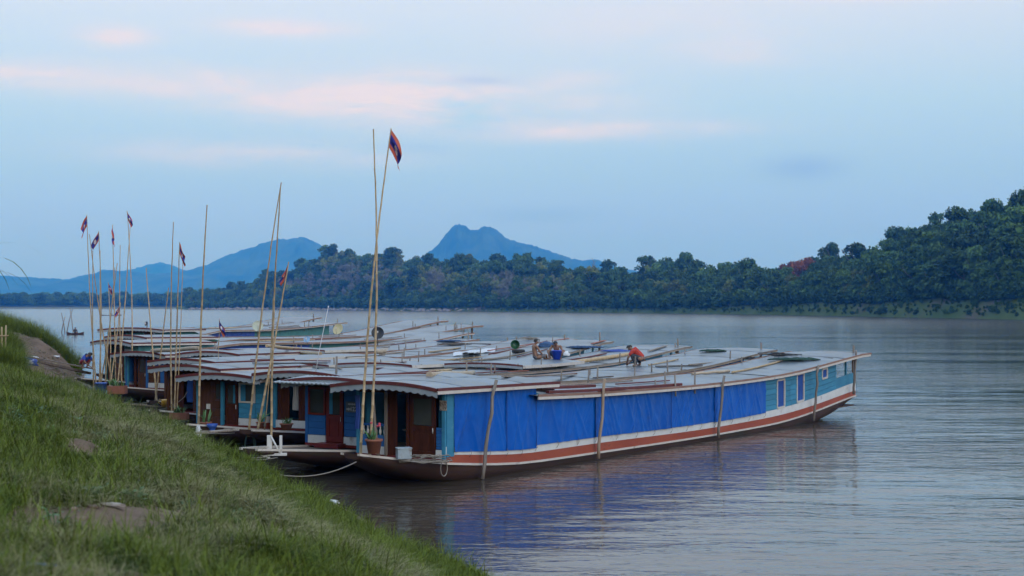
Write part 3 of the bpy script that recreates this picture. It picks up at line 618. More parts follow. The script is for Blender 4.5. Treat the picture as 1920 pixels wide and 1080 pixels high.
    for sgn in (-1, 1):
        eave('eave_board', PLANKW if key in ('B', 'C', 'D', 'E') and sgn < 0 else EAVE, b.roof, -.03, .018 if key in ('B', 'C', 'D', 'E') else .035, 3.8 if hood else -.5, L + .66, .015, roof, sgn); eave('eave_trim', CREAM if key in 'AGI' else PLANKW, b.roof, -.11 if key == 'A' else -.08, -.032, 3.8 if hood else -.5, L + .6, .008, roof, sgn)
    if hood:
        zf = lambda t: hood_z - .012 * t
        hd = MB(); hd.grid([[surf(t, y, zf(t) - .04, HARCH) for y in np.linspace(-w - .1, w + .1, 7)] for t in (-.5, 2, 4.7)]); ho = hd.build('hood_roof', DARKIN, e); b.hood = ho
        for j, t0 in enumerate(np.arange(-.72, 4.7, 1.36)):
            s = MB(); up = .004 + (j % 2) * .007
            s.grid([[surf(t, y, zf(t) + up + g.uniform(-.004, .004), HARCH) for y in np.linspace(-w - ov, w + ov, 11)] for t in (t0 - .04, t0 + .7, min(t0 + 1.4, 4.85))], smooth=True); s.build('roof_sheet', rm, ho)
        for sgn in (-1, 1):
            eave('eave_board', MAROON, zf, -.035, .04, -.72, 4.9, .015, ho, sgn); eave('eave_trim', CREAM, zf, -.12, -.037, -.72, 4.86, .008, ho, sgn)
        # front edge: maroon lip and scalloped fringe
        yy = np.linspace(-w - ov, w + ov, 65); s = MB(); f = MB(); pr = []; pf = []
        for y in yy:
            z = surf(0, y, hood_z, HARCH)[2]; pr.append([(-.76, y, z - .05), (-.76, y, z + .035), (-.70, y, z + .035), (-.70, y, z - .05), (-.76, y, z - .05)])
            lo = .155 + .05 * abs(math.sin(y * math.pi / .235)); pf.append([(-.742, y, z - lo), (-.742, y, z - .045), (-.722, y, z - .045), (-.722, y, z - lo), (-.742, y, z - lo)])
        s.grid(pr, smooth=False, flip=True); s.build('front_lip', MAROON, ho); f.grid(pf, smooth=False, flip=True); f.build('scalloped_fringe', CREAMB, ho)
    # facade frame: corner posts, lintel, gable, sill
    zt = hood_z - .10; b.zt = zt; b.zf = .60
    for sgn in (-1, 1):
        s = MB(); s.box((0.02, sgn * (w - .05), (zt + .62) / 2), (.12, .10, zt - .62)); s.build('corner_post', sw, e)
    s = MB(); pr = [[(.0, y, zt - .03), (.0, y, surf(0, y, hood_z, HARCH)[2] - .05)] for y in np.linspace(-w + .1, w - .1, 9)]; s.grid(pr, smooth=False); s.build('gable_board', WOOD, e)
    s = MB(); s.box((.02, 0, zt - .04), (.10, 2 * w - .2, .08)); s.build('lintel', WOOD, e)
    s = MB(); s.box((.01, 0, .60), (.12, 2 * w, .08)); s.build('sill', DRED, e)
    s = MB(); s.box((5.2, 0, 1.3), (.05, 2 * w - .2, 1.8)); s.build('inner_wall', DARKIN, e)
    return b

# ---- facade pieces (local y runs from +w on the left of the picture to -w on the right)
def fy(b, f): return b.w - .1 - f * (2 * b.w - .2)
def door(b, f0, f1, wood=None, zb=.64, zt=None, x=-.01, glass=True, split=.46, cyan=0, open_deg=0):
    wood = wood or WOOD; y0, y1 = fy(b, f0), fy(b, f1); zt = zt or b.zt - .08; wd = abs(y0 - y1); hh = zt - zb; st = min(.11, wd * .18)
    m = MB(); zm = zb + hh * split
    m.box((0, -st / 2, hh / 2), (.05, st, hh)); m.box((0, -wd + st / 2, hh / 2), (.05, st, hh))
    for z_, t_ in ((st * .7, st * 1.4), (zm - zb, st * 1.2), (hh - st / 2, st)): m.box((0, -wd / 2, z_), (.048, wd - 2 * st, t_))
    d = m.build('door', wood, b.e, (x, y0, zb), (0, 0, R(open_deg)))
    p = MB(); p.box((.005, -wd / 2, (zm - zb) / 2 + .02), (.02, wd - 2 * st, zm - zb - st * 1.6)); p.box((-.006, -wd / 2, (zm - zb) / 2 + .02), (.014, (wd - 2 * st) * .7, (zm - zb - st * 1.6) * .78)); p.build('panel', wood, d)
    if glass:
        p = MB(); p.box((.006, -wd / 2, (zm + zt) / 2 - zb), (.012, wd - 2 * st, zt - zm - st * 1.4)); p.build('pane', GLASS, d)
        if cyan:
            p = MB(); p.box((-.01, -st - (wd - 2 * st) * cyan / 2 if cyan > 0 else -wd + st - (wd - 2 * st) * cyan / 2, (zm + zt) / 2 - zb), (.006, abs(wd - 2 * st) * abs(cyan), zt - zm - st * 1.5)); p.build('curtain_or_reflection', CYAN, d)  # on boat D's door this cyan strip paints a reflection in the glass
    p = MB(); p.tube([(-.05, -wd + st * .5, zm - zb - .12), (-.05, -wd + st * .5, zm - zb + .02)], .012, 6); p.build('handle', PWHITE, d)
    return d
def window_wall(b, f0, f1, wallm, framem, zs=1.42, base=True, zb=.62, zt=None, x=0, cyan=0):
    y0, y1 = fy(b, f0), fy(b, f1); zt = zt or b.zt - .08; wd = abs(y0 - y1); yc = (y0 + y1) / 2
    zlow = zb + (.26 if base else 0)
    nbd = 3; root = None
    for i in range(nbd):
        a = zlow + (zs - zlow) * i / nbd; c = zlow + (zs - zlow) * (i + 1) / nbd - .008
        m = MB(); m.box((x, yc, (a + c) / 2), (.04, wd, c - a)); m.build('plank', wallm, b.e)
    if base:
        m = MB(); m.box((x - .012, yc, zb + .12), (.05, wd + .01, .25)); m.build('base_board', PWHITE, b.e)
    m = MB(); t = .055
    m.box((x - .01, y0 - t / 2, (zs + zt) / 2), (.06, t, zt - zs)); m.box((x - .01, y1 + t / 2, (zs + zt) / 2), (.06, t, zt - zs)); m.box((x - .012, yc, zs + t / 2), (.07, wd, t)); m.box((x - .01, yc, zt - t / 2), (.058, wd - 2 * t, t))
    fr = m.build('window_frame', framem, b.e)
    m = MB(); m.box((x + .005, yc, (zs + zt) / 2), (.012, wd - 2 * t, zt - zs - 2 * t)); m.build('pane', GLASS, fr)
    if cyan:
        m = MB(); m.box((x - .006, y0 - t - wd * cyan / 2, (zs + zt) / 2), (.006, wd * cyan, zt - zs - 2 * t)); m.build('curtain_or_reflection', CYAN, fr)
def planks(b, f0, f1, wallm, base=True, zb=.62, zt=None, x=0, vertical=False, n=None):
    y0, y1 = fy(b, f0), fy(b, f1); zt = zt or b.zt - .08; wd = abs(y0 - y1); yc = (y0 + y1) / 2; zl = zb + (.26 if base else 0)
    if vertical:
        n = n or max(2, int(round(wd / .16)))
        for i in range(n):
            yw = wd / n; m = MB(); m.box((x + (i % 2) * .006, y0 - (i + .5) * yw, (zl + zt) / 2), (.035, yw - .008, zt - zl)); m.build('plank', wallm, b.e)
    else:
        n = n or 7
        for i in range(n):
            a = zl + (zt - zl) * i / n; c = zl + (zt - zl) * (i + 1) / n - .009; m = MB(); m.box((x + (i % 2) * .004, yc, (a + c) / 2), (.035, wd, c - a)); m.build('plank', wallm, b.e)
    if base:
        m = MB(); m.box((x - .012, yc, zb + .12), (.05, wd + .01, .25)); m.build('base_board', PWHITE, b.e)
def post(b, f, m_, wd=.09, zb=.62, zt=None, x=-.03):
    m = MB(); zt = zt or b.zt - .05; m.box((x, fy(b, f), (zb + zt) / 2), (.09, wd, zt - zb)); m.build('post', m_, b.e)
def balustrade(b, f0, f1, wallm, ztop=1.42, n=5):
    y0, y1 = fy(b, f0), fy(b, f1); m = MB(); m.box((0, (y0 + y1) / 2, 1.0), (.05, abs(y0 - y1), .3)); m.build('low_wall', wallm, b.e)
    m = MB(); m.box((0, (y0 + y1) / 2, ztop), (.06, abs(y0 - y1), .06)); rl = m.build('rail', wallm, b.e)
    m = MB(); m.box((-.01, (y0 + y1) / 2, .74), (.05, abs(y0 - y1), .22)); m.build('base_board', PWHITE, b.e)
    for i in range(n):
        y = y0 + (y1 - y0) * (i + .5) / n; m = MB(); m.lathe([(.012, 1.15), (.03, 1.2), (.035, 1.26), (.015, 1.32), (.025, 1.39)], 8, c=(0, y, 0)); m.build('baluster', PWHITE, rl)
def cloth(b, f0, f1, z0, z1, m_, x=.1, nm='curtain_or_reflection', fold=.03):
    y0, y1 = fy(b, f0), fy(b, f1); P = []
    for i, y in enumerate(np.linspace(y0, y1, 14)):
        P.append([(x + fold * math.sin(i * 1.7) * (1 - .4 * (z - z0) / (z1 - z0)), y + .02 * math.sin(z * 6), z) for z in np.linspace(z0, z1, 6)])
    m = MB(); m.grid(P); m.build(nm, m_, b.e)
def side_tarp(b, t0, t1, seed, m_=None, drop=.0, out=.05, nm='tarpaulin', top=None):
    """hanging plastic sheet with pulled, fanned creases"""
    g = random.Random(seed); nt_, nz = max(24, int((t1 - t0) * 24)), 26; P = []
    pulls = [(g.uniform(t0, t1), g.choice((-1, 1)) * g.uniform(.25, .7), g.uniform(.018, .07), g.uniform(.3, 1.4)) for _ in range(max(5, int((t1 - t0) * 5)))]
    for i in range(nt_ + 1):
        t = t0 + (t1 - t0) * i / nt_; zt_ = (top(t) if top else b.roof(t) - .115); zb = b.wt(t) + .01 - drop; row = []
        zt_ -= .03 * abs(math.sin(t * 2.1 + seed))
        for j in range(nz + 1):
            s = j / nz; z = zb + (zt_ - zb) * s; o = out
            for (tp_, sl, wd, am) in pulls:
                dd = (t - tp_ - sl * (1 - s) * 1.2) / (wd * (.35 + .9 * (1 - s))); o += .023 * am * math.exp(-dd * dd) * (1 - .5 * abs(s - .5))
            o += .007 * math.sin(t * 11 + 1.2 * math.sin(z * 3 + seed)) + .018 * max(0, math.sin(t * 2.9 + seed)) ** 14 + .008 * mnoise.noise(Vector((t * 3, z * 6, seed)))
            o += .02 * max(0, s - .9) * math.sin(t * 25)
            q = b.w if t < b.L - 7 else b.hw(t)
            row.append((t, -(q + o), z))
        P.append(row)
    m = MB(); m.grid(P); return m.build(nm, m_ or TARP, b.e)

A = make_boat('A', (-1.7, 36.5), 35.1, 28.2, 3.0, 2.46, 0.0, 2.56, 'long river boat nearest the camera, its whole side hung with bright blue tarpaulins', (CYAN, None), bow=1.9)
B = make_boat('B', (-3.5, 39.55), 32.3, 27.5, 2.9, 2.42, .08, 2.6, 'river boat with red door and plate 122, second from the camera', (BLUE, None), hood=True, bow=3.9)
C = make_boat('C', (-5.2, 44.9), 28, 29, 2.9, 2.36, .05, 2.53, 'brown fronted river boat squeezed behind the boat with plate 122', (CYAN, None), bow=3.2)
D = make_boat('D', (-8.05, 46.5), 26, 29, 2.8, 2.22, .08, 2.72, 'river boat with cyan front wall and white framed window', (CYAN, None), bow=2.5)
E = make_boat('E', (-10.4, 51.9), 27.6, 29, 2.8, 2.26, .05, 2.72, 'dark brown fronted river boat with blue cloth hung in its doorway', (WOOD2, None), bow=2.2)
E2 = make_boat('E2', (-11.7, 57.2), 24.5, 28, 2.8, 2.30, .08, 2.40, 'river boat with plain brown posts, just left of the one with blue cloth', (WOOD2, None), bow=2.4)
Fb = make_boat('F', (-12.3, 65), 22, 26, 2.8, 2.34, .12, 2.42, 'river boat set far back, only its scalloped hood and roof in view', (CYAN, None), bow=2.4)
G = make_boat('G', (-16.2, 67.6), 29.3, 27, 2.9, 2.24, .10, 2.78, 'river boat with wide windows and a bright blue wall beside its brown door', (BLUE, None), bow=2.8)
H1 = make_boat('H1', (-19.4, 74), 38.6, 27, 2.9, 2.62, .45, 3.2, 'river boat with teal wall and purple blue tarpaulin under a white eave', (TEAL, None), bow=2.6)
H2 = make_boat('H2', (-20.0, 79.2), 33.3, 27, 2.9, 2.78, .55, 3.45, 'river boat with grey scalloped hood squeezed between two taller roofs', (GREEN, None), bow=2.6)
I = make_boat('I', (-21.9, 90), 14.7, 30, 4.1, 3.02, .85, 3.1, 'tall broad river boat at the far end with lath roof and teal wall', (TEAL, None), roofmat=None, bow=2.8)
J = make_boat('J', (-25.5, 101), 16.3, 28, 3.2, 2.85, .75, 3.45, 'farthest river boat, only its pale raised stern roof in view', (TEAL, None), bow=2.6)

# boat A: nearest
balustrade(A, .02, .33, BLUE, n=6); planks(A, .33, .46, WOOD, base=False, vertical=True, n=3)
door(A, .62, .92, WOOD, zb=.66); planks(A, .93, 1.0, BLUE, zt=1.45); cloth(A, .0, .06, 1.3, 2.2, TARP2, x=-.2)
post(A, .335, GREYW, .07); post(A, .60, WOOD, .07)
for f, xx, lean in ((.24, -.32, .06), (.31, -.38, -.1), (.52, .5, 0.02)):
    m = MB(); y = fy(A, f); m.tube([(xx, y + lean, .62), (xx + .02, y + .02, 1.3), (xx, y - lean, 2.3)], [.045, .04, .035], 7); m.build('prop_pole', GREYW, A.e)
m = MB(); m.box((.5, fy(A, .54), 1.30), (.5, .5, .03)); m.build('shelf', GREYW, A.e)
m = MB(); m.box((-.04, -A.w + .05, 2.02), (.02, .22, .26)); m.build('poster', mat('faded_poster', (.42, .37, .30), (.14, .11, .09), rough=.8, scale=22, lo=.45, hi=.55), A.e)
hoodtop = lambda t: A.hood_z - .14
A.tarps = [side_tarp(A, .30, 2.62, 3, drop=.14, top=hoodtop), side_tarp(A, 2.58, 4.05, 4, drop=.13, top=hoodtop, out=.065), side_tarp(A, 4.0, 7.2, 5, drop=.05), side_tarp(A, 7.15, 11.85, 6, out=.065, drop=.04), side_tarp(A, 11.8, 14.95, 7, drop=.03), side_tarp(A, 14.9, 19.0, 8, out=.065, drop=.04)]
for t_ in (.95, 1.8, 2.6, 3.3, 4.02, 5.1, 6.2, 7.17, 8.4, 9.6, 10.7, 11.83, 12.9, 13.9, 14.92, 16.2, 17.6, 18.9):
    zt_ = (A.hood_z - .14 if t_ < 4 else A.roof(t_) - .12); zb_ = A.wt(t_) - (.12 if t_ < 4 else .03); m = MB(); seam = t_ in (2.6, 4.02, 7.17, 11.83, 14.92)
    if seam: m.tube([(t_, -(A.w + .085), zb_ + (zt_ - zb_) * k_ / 6) for k_ in range(7)], .009, 5); m.build('tarp_seam', mat('dark_blue_hem', (.004, .05, .26), rough=.6), A.e)
    m = MB(); m.tube([(t_, -(A.w + .09), zb_ + .05), (t_ + .03, -(A.w + .1), zb_ - .06), (t_ + .02, -(A.w + .04), zb_ - .16)], .006, 5); m.build('lashing_cord', GREYW, A.e)
m = MB(); m.box((.17, -A.w - .012, 1.55), (.30, .03, 1.72)); m.build('corner_board', CYAN, A.e)
# planked stern of boat A, boards cut round the windows
wins = [(20.1, 20.75, 0.02, .90), (21.9, 22.55, .04, .95), (24.45, 25.0, .55, .88)]
edges = sorted({19.0, 21.3, 23.5, 26.05} | {w_[0] for w_ in wins} | {w_[1] for w_ in wins})
NB = 6
def sz(t, s): return A.wt(t) + .005 + (A.roof(t) - .12 - A.wt(t)) * s
for a_, c_ in zip(edges[:-1], edges[1:]):
    for k_ in range(NB):
        s0, s1 = k_ / NB, (k_ + 1) / NB - .012; cut = False
        for w_ in wins:
            if abs(a_ - w_[0]) < .01:
                lo, hi = w_[2], w_[3]
                if s1 <= lo or s0 >= hi: pass
                elif s0 < lo - .05: s1 = lo
                elif s1 > hi + .05: s0 = hi
                else: cut = True
        if cut: continue
        m = MB(); o = .012 + (k_ % 2) * .006; P8 = []
        for s_ in (s0, s1):
            P8 += [(a_ + .004, -(A.hw(a_) + o), sz(a_, s_)), (c_ - .004, -(A.hw(c_) + o), sz(c_, s_)), (c_ - .004, -(A.hw(c_) - .025), sz(c_, s_)), (a_ + .004, -(A.hw(a_) - .025), sz(a_, s_))]
        m.hexa(P8); m.build('plank', CYAN, A.side)
for (a_, c_, lo, hi) in wins:
    m = MB(); t = .07
    for tt in (a_, c_):
        m.hexa([(tt - t / 2, -(A.hw(tt) + .035), sz(tt, lo)), (tt + t / 2, -(A.hw(tt) + .035), sz(tt, lo)), (tt + t / 2, -(A.hw(tt) - .02), sz(tt, lo)), (tt - t / 2, -(A.hw(tt) - .02), sz(tt, lo)),
                (tt - t / 2, -(A.hw(tt) + .035), sz(tt, hi)), (tt + t / 2, -(A.hw(tt) + .035), sz(tt, hi)), (tt + t / 2, -(A.hw(tt) - .02), sz(tt, hi)), (tt - t / 2, -(A.hw(tt) - .02), sz(tt, hi))])
    for ss in (lo, hi):
        m.hexa([(a_, -(A.hw(a_) + .04), sz(a_, ss) - t / 2), (c_, -(A.hw(c_) + .04), sz(c_, ss) - t / 2), (c_, -(A.hw(c_) - .02), sz(c_, ss) - t / 2), (a_, -(A.hw(a_) - .02), sz(a_, ss) - t / 2),
                (a_, -(A.hw(a_) + .04), sz(a_, ss) + t / 2), (c_, -(A.hw(c_) + .04), sz(c_, ss) + t / 2), (c_, -(A.hw(c_) - .02), sz(c_, ss) + t / 2), (a_, -(A.hw(a_) - .02), sz(a_, ss) + t / 2)])
    fr = m.build('window_frame', CREAM, A.e)
    m = MB(); P = [[(t_, -(A.hw(t_) - .008 + .008 * math.sin(i_ * 1.9)), sz(t_, s_)) for s_ in (lo + .02, (lo + hi) / 2, hi - .02)] for i_, t_ in enumerate(np.linspace(a_ + .04, c_ - .04, 9))]
    m.grid(P); m.build('curtain_or_reflection', CURTB, fr)
# the second, lower layer of eave boards where hood and main roof overlap
for t0, t1, dz, off in ((4.3, 8.6, .10, .03), (7.3, 12.4, .08, -.12), (4.5, 7.4, .2, -.35)):
    m = MB(); P = [[(t, -(A.w + A.ov + off), A.roof(t) + dz - .05), (t, -(A.w + A.ov + off), A.roof(t) + dz + .03), (t, -(A.w + A.ov + off - .12), A.roof(t) + dz + .035), (t, -(A.w + A.ov + off - .12), A.roof(t) + dz - .05), (t, -(A.w + A.ov + off), A.roof(t) + dz - .05)] for t in np.linspace(t0, t1, 8)]
    m.grid(P, smooth=False); m.add(P[0][:4], [(0, 1, 2, 3)]); m.add(P[-1][:4], [(3, 2, 1, 0)]); m.build('eave_board', MAROON, A.roofo)
# boat B: plate 122
window_wall(B, .0, .235, BLUE, DRED, zs=1.45); door(B, .25, .475, DRED, zb=.70, cyan=.3); planks(B, .49, .70, BLUE)
m = MB(); m.box((-.2, fy(B, .36), .62), (.4, .85, .12)); m.build('door_step', DRED, B.e)
m = MB(); yc = fy(B, .585); m.box((-.03, yc - .02, 1.72), (.02, .40, .30)); pl = m.build('number_plate', mat('plate_grey', (.10, .12, .13), (.14, .16, .17), rough=.6), B.e)
def text(s, size, M, m_, parent, nm='lettering'):
    cu = bpy.data.curves.new('t', 'FONT'); cu.body = s; cu.size = size; cu.align_x = 'CENTER'; cu.align_y = 'CENTER'; cu.extrude = .002
    to = bpy.data.objects.new('t', cu); COL.objects.link(to); bpy.context.view_layer.update()
    me = bpy.data.meshes.new_from_object(to.evaluated_get(bpy.context.evaluated_depsgraph_get())); bpy.data.objects.remove(to); me.transform(M); me.materials.clear(); me.materials.append(m_)
    o = bpy.data.objects.new(nm, me); COL.objects.link(o); o.parent = parent; return o
fm = Matrix(((0, 0, -1, 0), (-1, 0, 0, 0), (0, 1, 0, 0), (0, 0, 0, 1)))
LET = mat('white_lettering', (.6, .6, .58), rough=.6)
text('122', .17, Matrix.Translation((-.043, yc - .10, 1.66)) @ fm, LET, pl)
m = MB()
for i_ in range(6): m.box((-.042, yc + .08 - i_ * .045, 1.80), (.004, .03, .05 if i_ % 2 else .035))
for i_ in range(3): m.box((-.042, yc + .13 - i_ * .05, 1.66), (.004, .034, .07 if i_ % 2 else .05))
m.build('lettering', LET, pl)
# flat white corrugated visor of boat B
vz = B.hood_z + .10; m = MB(); P = []
for i_ in range(91):
    y = -1.7 + 3.6 * i_ / 90; P.append([(-1.0, y, vz - .10 + .012 * math.sin(i_ * 1.6)), (.5, y, vz + .02 + .012 * math.sin(i_ * 1.6))])
m.grid(P, smooth=True); m.grid([[(p_[0][0], p_[0][1], p_[0][2] - .03), p_[0]] for p_ in P]); m.build('visor', CREAMB, B.e)
# boat C
post(C, .0, CYAN, .08); planks(C, .03, .2, WOOD, base=True, vertical=True); cloth(C, .22, .33, 1.2, 2.05, CURTP, x=.12); cloth(C, .2, .42, 1.98, 2.15, CURTB, x=.06); planks(C, .34, .42, WOOD, base=True, vertical=True, n=2)
window_wall(C, .42, .62, WOOD, WOOD2, zs=1.4); planks(C, .62, .98, WOOD, vertical=True)
m = MB(); m.box((-.03, fy(C, .3), .76), (.06, 1.6, .24)); m.build('base_board', PWHITE, C.e)
# boat D
planks(D, .0, .24, WOOD2, base=False, vertical=True); window_wall(D, .24, .355, WOOD2, WOOD2, base=False); post(D, .385, CYAN, .10, x=-.06); door(D, .42, .61, WOOD, cyan=-.3)
window_wall(D, .63, .88, CYAN, CREAM, zs=1.38, cyan=.3); planks(D, .885, 1.0, CYAN)
m = MB(); m.box((-.06, fy(D, .16), 1.22), (.05, .13, .17)); m.build('meter_box', PWHITE, D.e)
# boat E and its neighbour
post(E, .12, WOOD2, .1); planks(E, .14, .26, WOOD, base=False, vertical=True); cloth(E, .30, .42, 1.0, 2.05, CURTB, x=.06); door(E, .44, .68, WOOD2, zb=.66); planks(E, .7, 1.0, WOOD2, vertical=True, base=False)
m = MB(); m.box((-.25, fy(E, .4), .60), (.4, 1.5, .14)); m.build('door_step', DRED, E.e)
post(E2, .1, WOOD2, .12); planks(E2, .02, .09, WOOD, base=False, vertical=True, n=1); door(E2, .3, .55, WOOD2); planks(E2, .56, .98, WOOD2, base=False, vertical=True)
planks(Fb, .02, .4, CYAN); door(Fb, .42, .66, WOOD); planks(Fb, .68, .98, CYAN)
# boat G
post(G, .02, CYAN, .06); post(G, .2, WOOD, .1); door(G, .26, .46, WOOD2); post(G, .485, BLUE, .1); window_wall(G, .51, .78, WOOD2, WOOD2, zs=1.36, base=True, cyan=0); planks(G, .79, 1.0, BLUE)
cloth(G, .66, .76, 1.4, 2.05, CURTB, x=-.04)
# boats H1, H2, I
post(H1, .1, WOOD, .1); door(H1, .3, .55, WOOD2, zt=2.45); planks(H1, .58, .98, TEAL, vertical=True, base=False); side_tarp(H1, 1.2, 12, 21, TARP2, top=lambda t: H1.roof(t) - .11, drop=-.7)
m = MB(); m.box((-.05, fy(H1, .72), 2.2), (.03, .6, .2)); m.build('name_board', CREAMB, H1.e)
planks(H2, .3, .98, GREEN, base=False); post(H2, .1, WOOD, .1)
post(I, .03, GREYW, .09, zt=2.95); post(I, .25, TEAL, .1); planks(I, .3, .62, TEAL, base=False); door(I, .64, .8, WOOD2); planks(I, .82, .99, TEAL, base=False); side_tarp(I, 3.2, 13, 22, TARP2, top=lambda t: I.roof(t) - .1, drop=-1.0)
# stub posts standing up through the roof edges
gs = random.Random(4)
for b in BOATS.values():
    for i_ in range(gs.randint(5, 8)):
        t = gs.uniform(5, b.L - .5); hgt = gs.uniform(.16, .5); sg = -1 if gs.random() < .8 else 1
        y = sg * (b.w + b.ov - gs.uniform(.05, .5)); z = b.surf(t, y, b.roof(t))[2]
        m = MB(); m.tube([(t, y, z - .3), (t + gs.uniform(-.05, .05), y + gs.uniform(-.04, .04), z + hgt)], [.035, .03], 6); m.build('roof_post', GREYW, b.e)
    sp_ = MB(); t = b.L + .2; y = -b.w * .8; z = b.roof(t); sp_.tube([(t, y, z - .6), (t, y, z + gs.uniform(.25, .55))], .045, 6); sp_.build('roof_post', GREYW, b.e)
# ================================================================ things on and around the boats
# ---- raised hood on the third boat
def raised(b, t0, t1, dz, label_part='raised_roof'):
    o = MB(); P = [[b.surf(t, y * .98, b.roof(t) + dz * (1 if t > t0 + .1 else 1)) for y in np.linspace(-b.w - b.ov, b.w + b.ov, 11)] for t in np.linspace(t0, t1, 6)]; o.grid(P)
    r_ = o.build(label_part, ZINC, b.e)
    for nm, m_, z0, z1 in (('front_lip', MAROON, -.03, .04), ('front_trim', CREAMB, -.13, -.032)):
        m = MB(); pr = []
        for y in np.linspace(-b.w - b.ov, b.w + b.ov, 17):
            z = b.surf(t0, y, b.roof(t0) + dz)[2]; pr.append([(t0 - .03, y, z + z0), (t0 - .03, y, z + z1), (t0, y, z + z1), (t0, y, z + z0), (t0 - .03, y, z + z0)])
        m.grid(pr, smooth=False, flip=True); m.build(nm, m_, r_)
    m = MB(); pr = [[(t, -(b.w + b.ov + .01), b.roof(t) + dz - .1), (t, -(b.w + b.ov + .01), b.roof(t) + dz + .02)] for t in np.linspace(t0, t1, 6)]; m.grid(pr, smooth=False); m.build('eave_trim', CREAM, r_)
raised(C, 11.4, 17, .24); raised(D, 9, 14, .2); raised(E, 6, 13, .16); raised(Fb, 7, 14, .18); raised(E2, 5.2, 12, .16); raised(G, 6, 12, .15)

bpy.context.view_layer.update()
DG = bpy.context.evaluated_depsgraph_get()
def hit(px, py, fallback=60):
    d = Vector(((px - 960) / F, 1, -(py - HOR) / F)).normalized(); o = Vector((0, 0, H))
    for _ in range(40):          # first roof surface along the line of sight
        ok, loc, nor, idx, ob, mx = SC.ray_cast(DG, o, d)
        if not ok: break
        if ob.name.startswith('roof_sheet') or ob.name.startswith('raised_roof'): return loc, nor
        o = loc + d * .02
    return pt(px, py, fallback), Vector((0, 0, 1))
BAMB = mat('bamboo', (.36, .25, .13), (.50, .37, .21), rough=.5, scale=2.5, stretch=(3, 3, .35), obj_var=.22, c3=(.20, .13, .08), s3=1.5, lo3=.6, hi3=.75)
FRED = mat('flag_red', (.40, .07, .04), (.46, .11, .06), rough=.85, scale=3, obj_var=.25); FBLUE = mat('flag_blue', (.02, .025, .20), (.03, .035, .26), rough=.85, scale=3, obj_var=.15); FWHT = mat('flag_white', (.6, .55, .52), rough=.85)
def flag_mesh(b, top, dirx, size, seed, tip):
    g = random.Random(seed); n = 22; hoist = .52 * size; fly = .78 * size; V = []; Fc = []; Mi = []
    ph = g.uniform(0, 6)
    for i in range(n + 1):
        s = i / n
        for j in range(n + 1):
            v = j / n; base = top - tip * (hoist * v)
            side = dirx * (fly * s * (.44 + .10 * math.sin(s * 3 + ph)) * (1 - .1 * v))
            down = Vector((0, 0, -fly * s * .88))
            fold = Vector((-dirx.y, dirx.x, 0)) * (.07 * size * math.sin(v * 9 + s * 3 + ph) * min(1, s * 2.2)) + dirx * (.05 * size * math.sin(v * 7 + ph) * s)
            V.append(base + side + down + fold)
    for i in range(n):
        for j in range(n):
            Fc.append((i * (n + 1) + j, i * (n + 1) + j + 1, (i + 1) * (n + 1) + j + 1, (i + 1) * (n + 1) + j))
            v = (j + .5) / n; s = (i + .5) / n; m = 0 if v < .22 or v > .72 else 1
            if m == 1 and math.hypot((s - .5) * 1.5, v - .5) < .19: m = 2
            b.f.append(tuple(k + len(b.v) for k in Fc[-1])); b.m.append(m); b.sm.append(True)
    b.v += [tuple(x) for x in V]
POLES = 0
def bamboo(xt, yt, xb, yb, Y, label, r=.035, flag=None, fsize=1.0, Yt=None, sink=.3, bow=None):
    """standing bamboo, optionally with a limp flag at its tip; ends seen at these pixels at depth Y"""
    global POLES; POLES += 1; g = random.Random(POLES)
    a = pt(xb, yb, Y); t = pt(xt, yt, Yt or Y); d = (t - a).normalized(); a = a - d * sink; L = (t - a).length
    e = empty('flagpole' if flag else 'bamboo_pole', a); n = int(L / .32); pts = []; rad = []
    bow = g.uniform(-.05, .05) * L if bow is None else bow
    sx_ = Vector((d.z, 0, -d.x))
    for i in range(n + 1):
        s = i / n; p = d * (L * s) + sx_ * (bow * .35 * math.sin(s * math.pi)) + Vector((g.uniform(-.006, .006), g.uniform(-.006, .006), 0)); rr_ = r * (1.05 - .62 * s)
        pts += [p - d * .014, p, p + d * .014]; rad += [rr_, rr_ * 1.22, rr_]
    m = MB(); m.tube(pts, rad, 7); m.build('pole', BAMB, e)
    if flag:
        m = MB(); ang = {'r': 0.25, 'l': math.pi - .3, 'm': 1.2}[flag]; flag_mesh(m, d * L, Vector((math.cos(ang), -abs(math.sin(ang)), 0)), fsize, POLES, d); m.build('flag', [FRED, FBLUE, FWHT], e)
        tag(e, label, 'flagpole', 'bamboo flagpoles at the bows')
    else: tag(e, label, 'pole', 'bamboo poles planted at the bows')
    return e
bamboo(733, 242, 677, 842, 36.3, 'tallest bamboo flagpole, red and blue flag, leaning right at the nearest bow', .036, 'r', .92, sink=.15)
bamboo(700, 243, 693, 846, 36.0, 'tall straight bare bamboo pole beside the tallest flagpole', .036, sink=.15)
bamboo(527, 343, 468, 800, 43.5, 'bare bamboo leaning right in front of the cyan boat, crossing another at its tip', .036)
bamboo(526, 352, 509, 838, 37.6, 'nearly upright bare bamboo standing in the white bow fitting', .034, sink=.1)
bamboo(541, 492, 484, 800, 44.0, 'bamboo flagpole with faded flag leaning right in front of the cyan boat', .04, 'l', .62)
bamboo(512, 560, 496, 800, 44.6, 'short thin bamboo stick between the poles before the cyan boat', .022)
bamboo(388, 385, 373, 800, 45.6, 'lone thick bare bamboo pole at the bow with the blue bowl', .042)
bamboo(325, 417, 323, 792, 51.0, 'upright bare bamboo pole by the planter, left of a dark red flag', .034)
bamboo(337, 455, 327, 785, 51.2, 'bamboo flagpole with dark red flag above the planter', .034, 'r', .72)
bamboo(343, 490, 331, 782, 51.6, 'thin bare bamboo close behind the dark red flag', .024)
bamboo(316, 540, 292, 748, 62, 'short bamboo leaning right across the bright blue wall', .042)
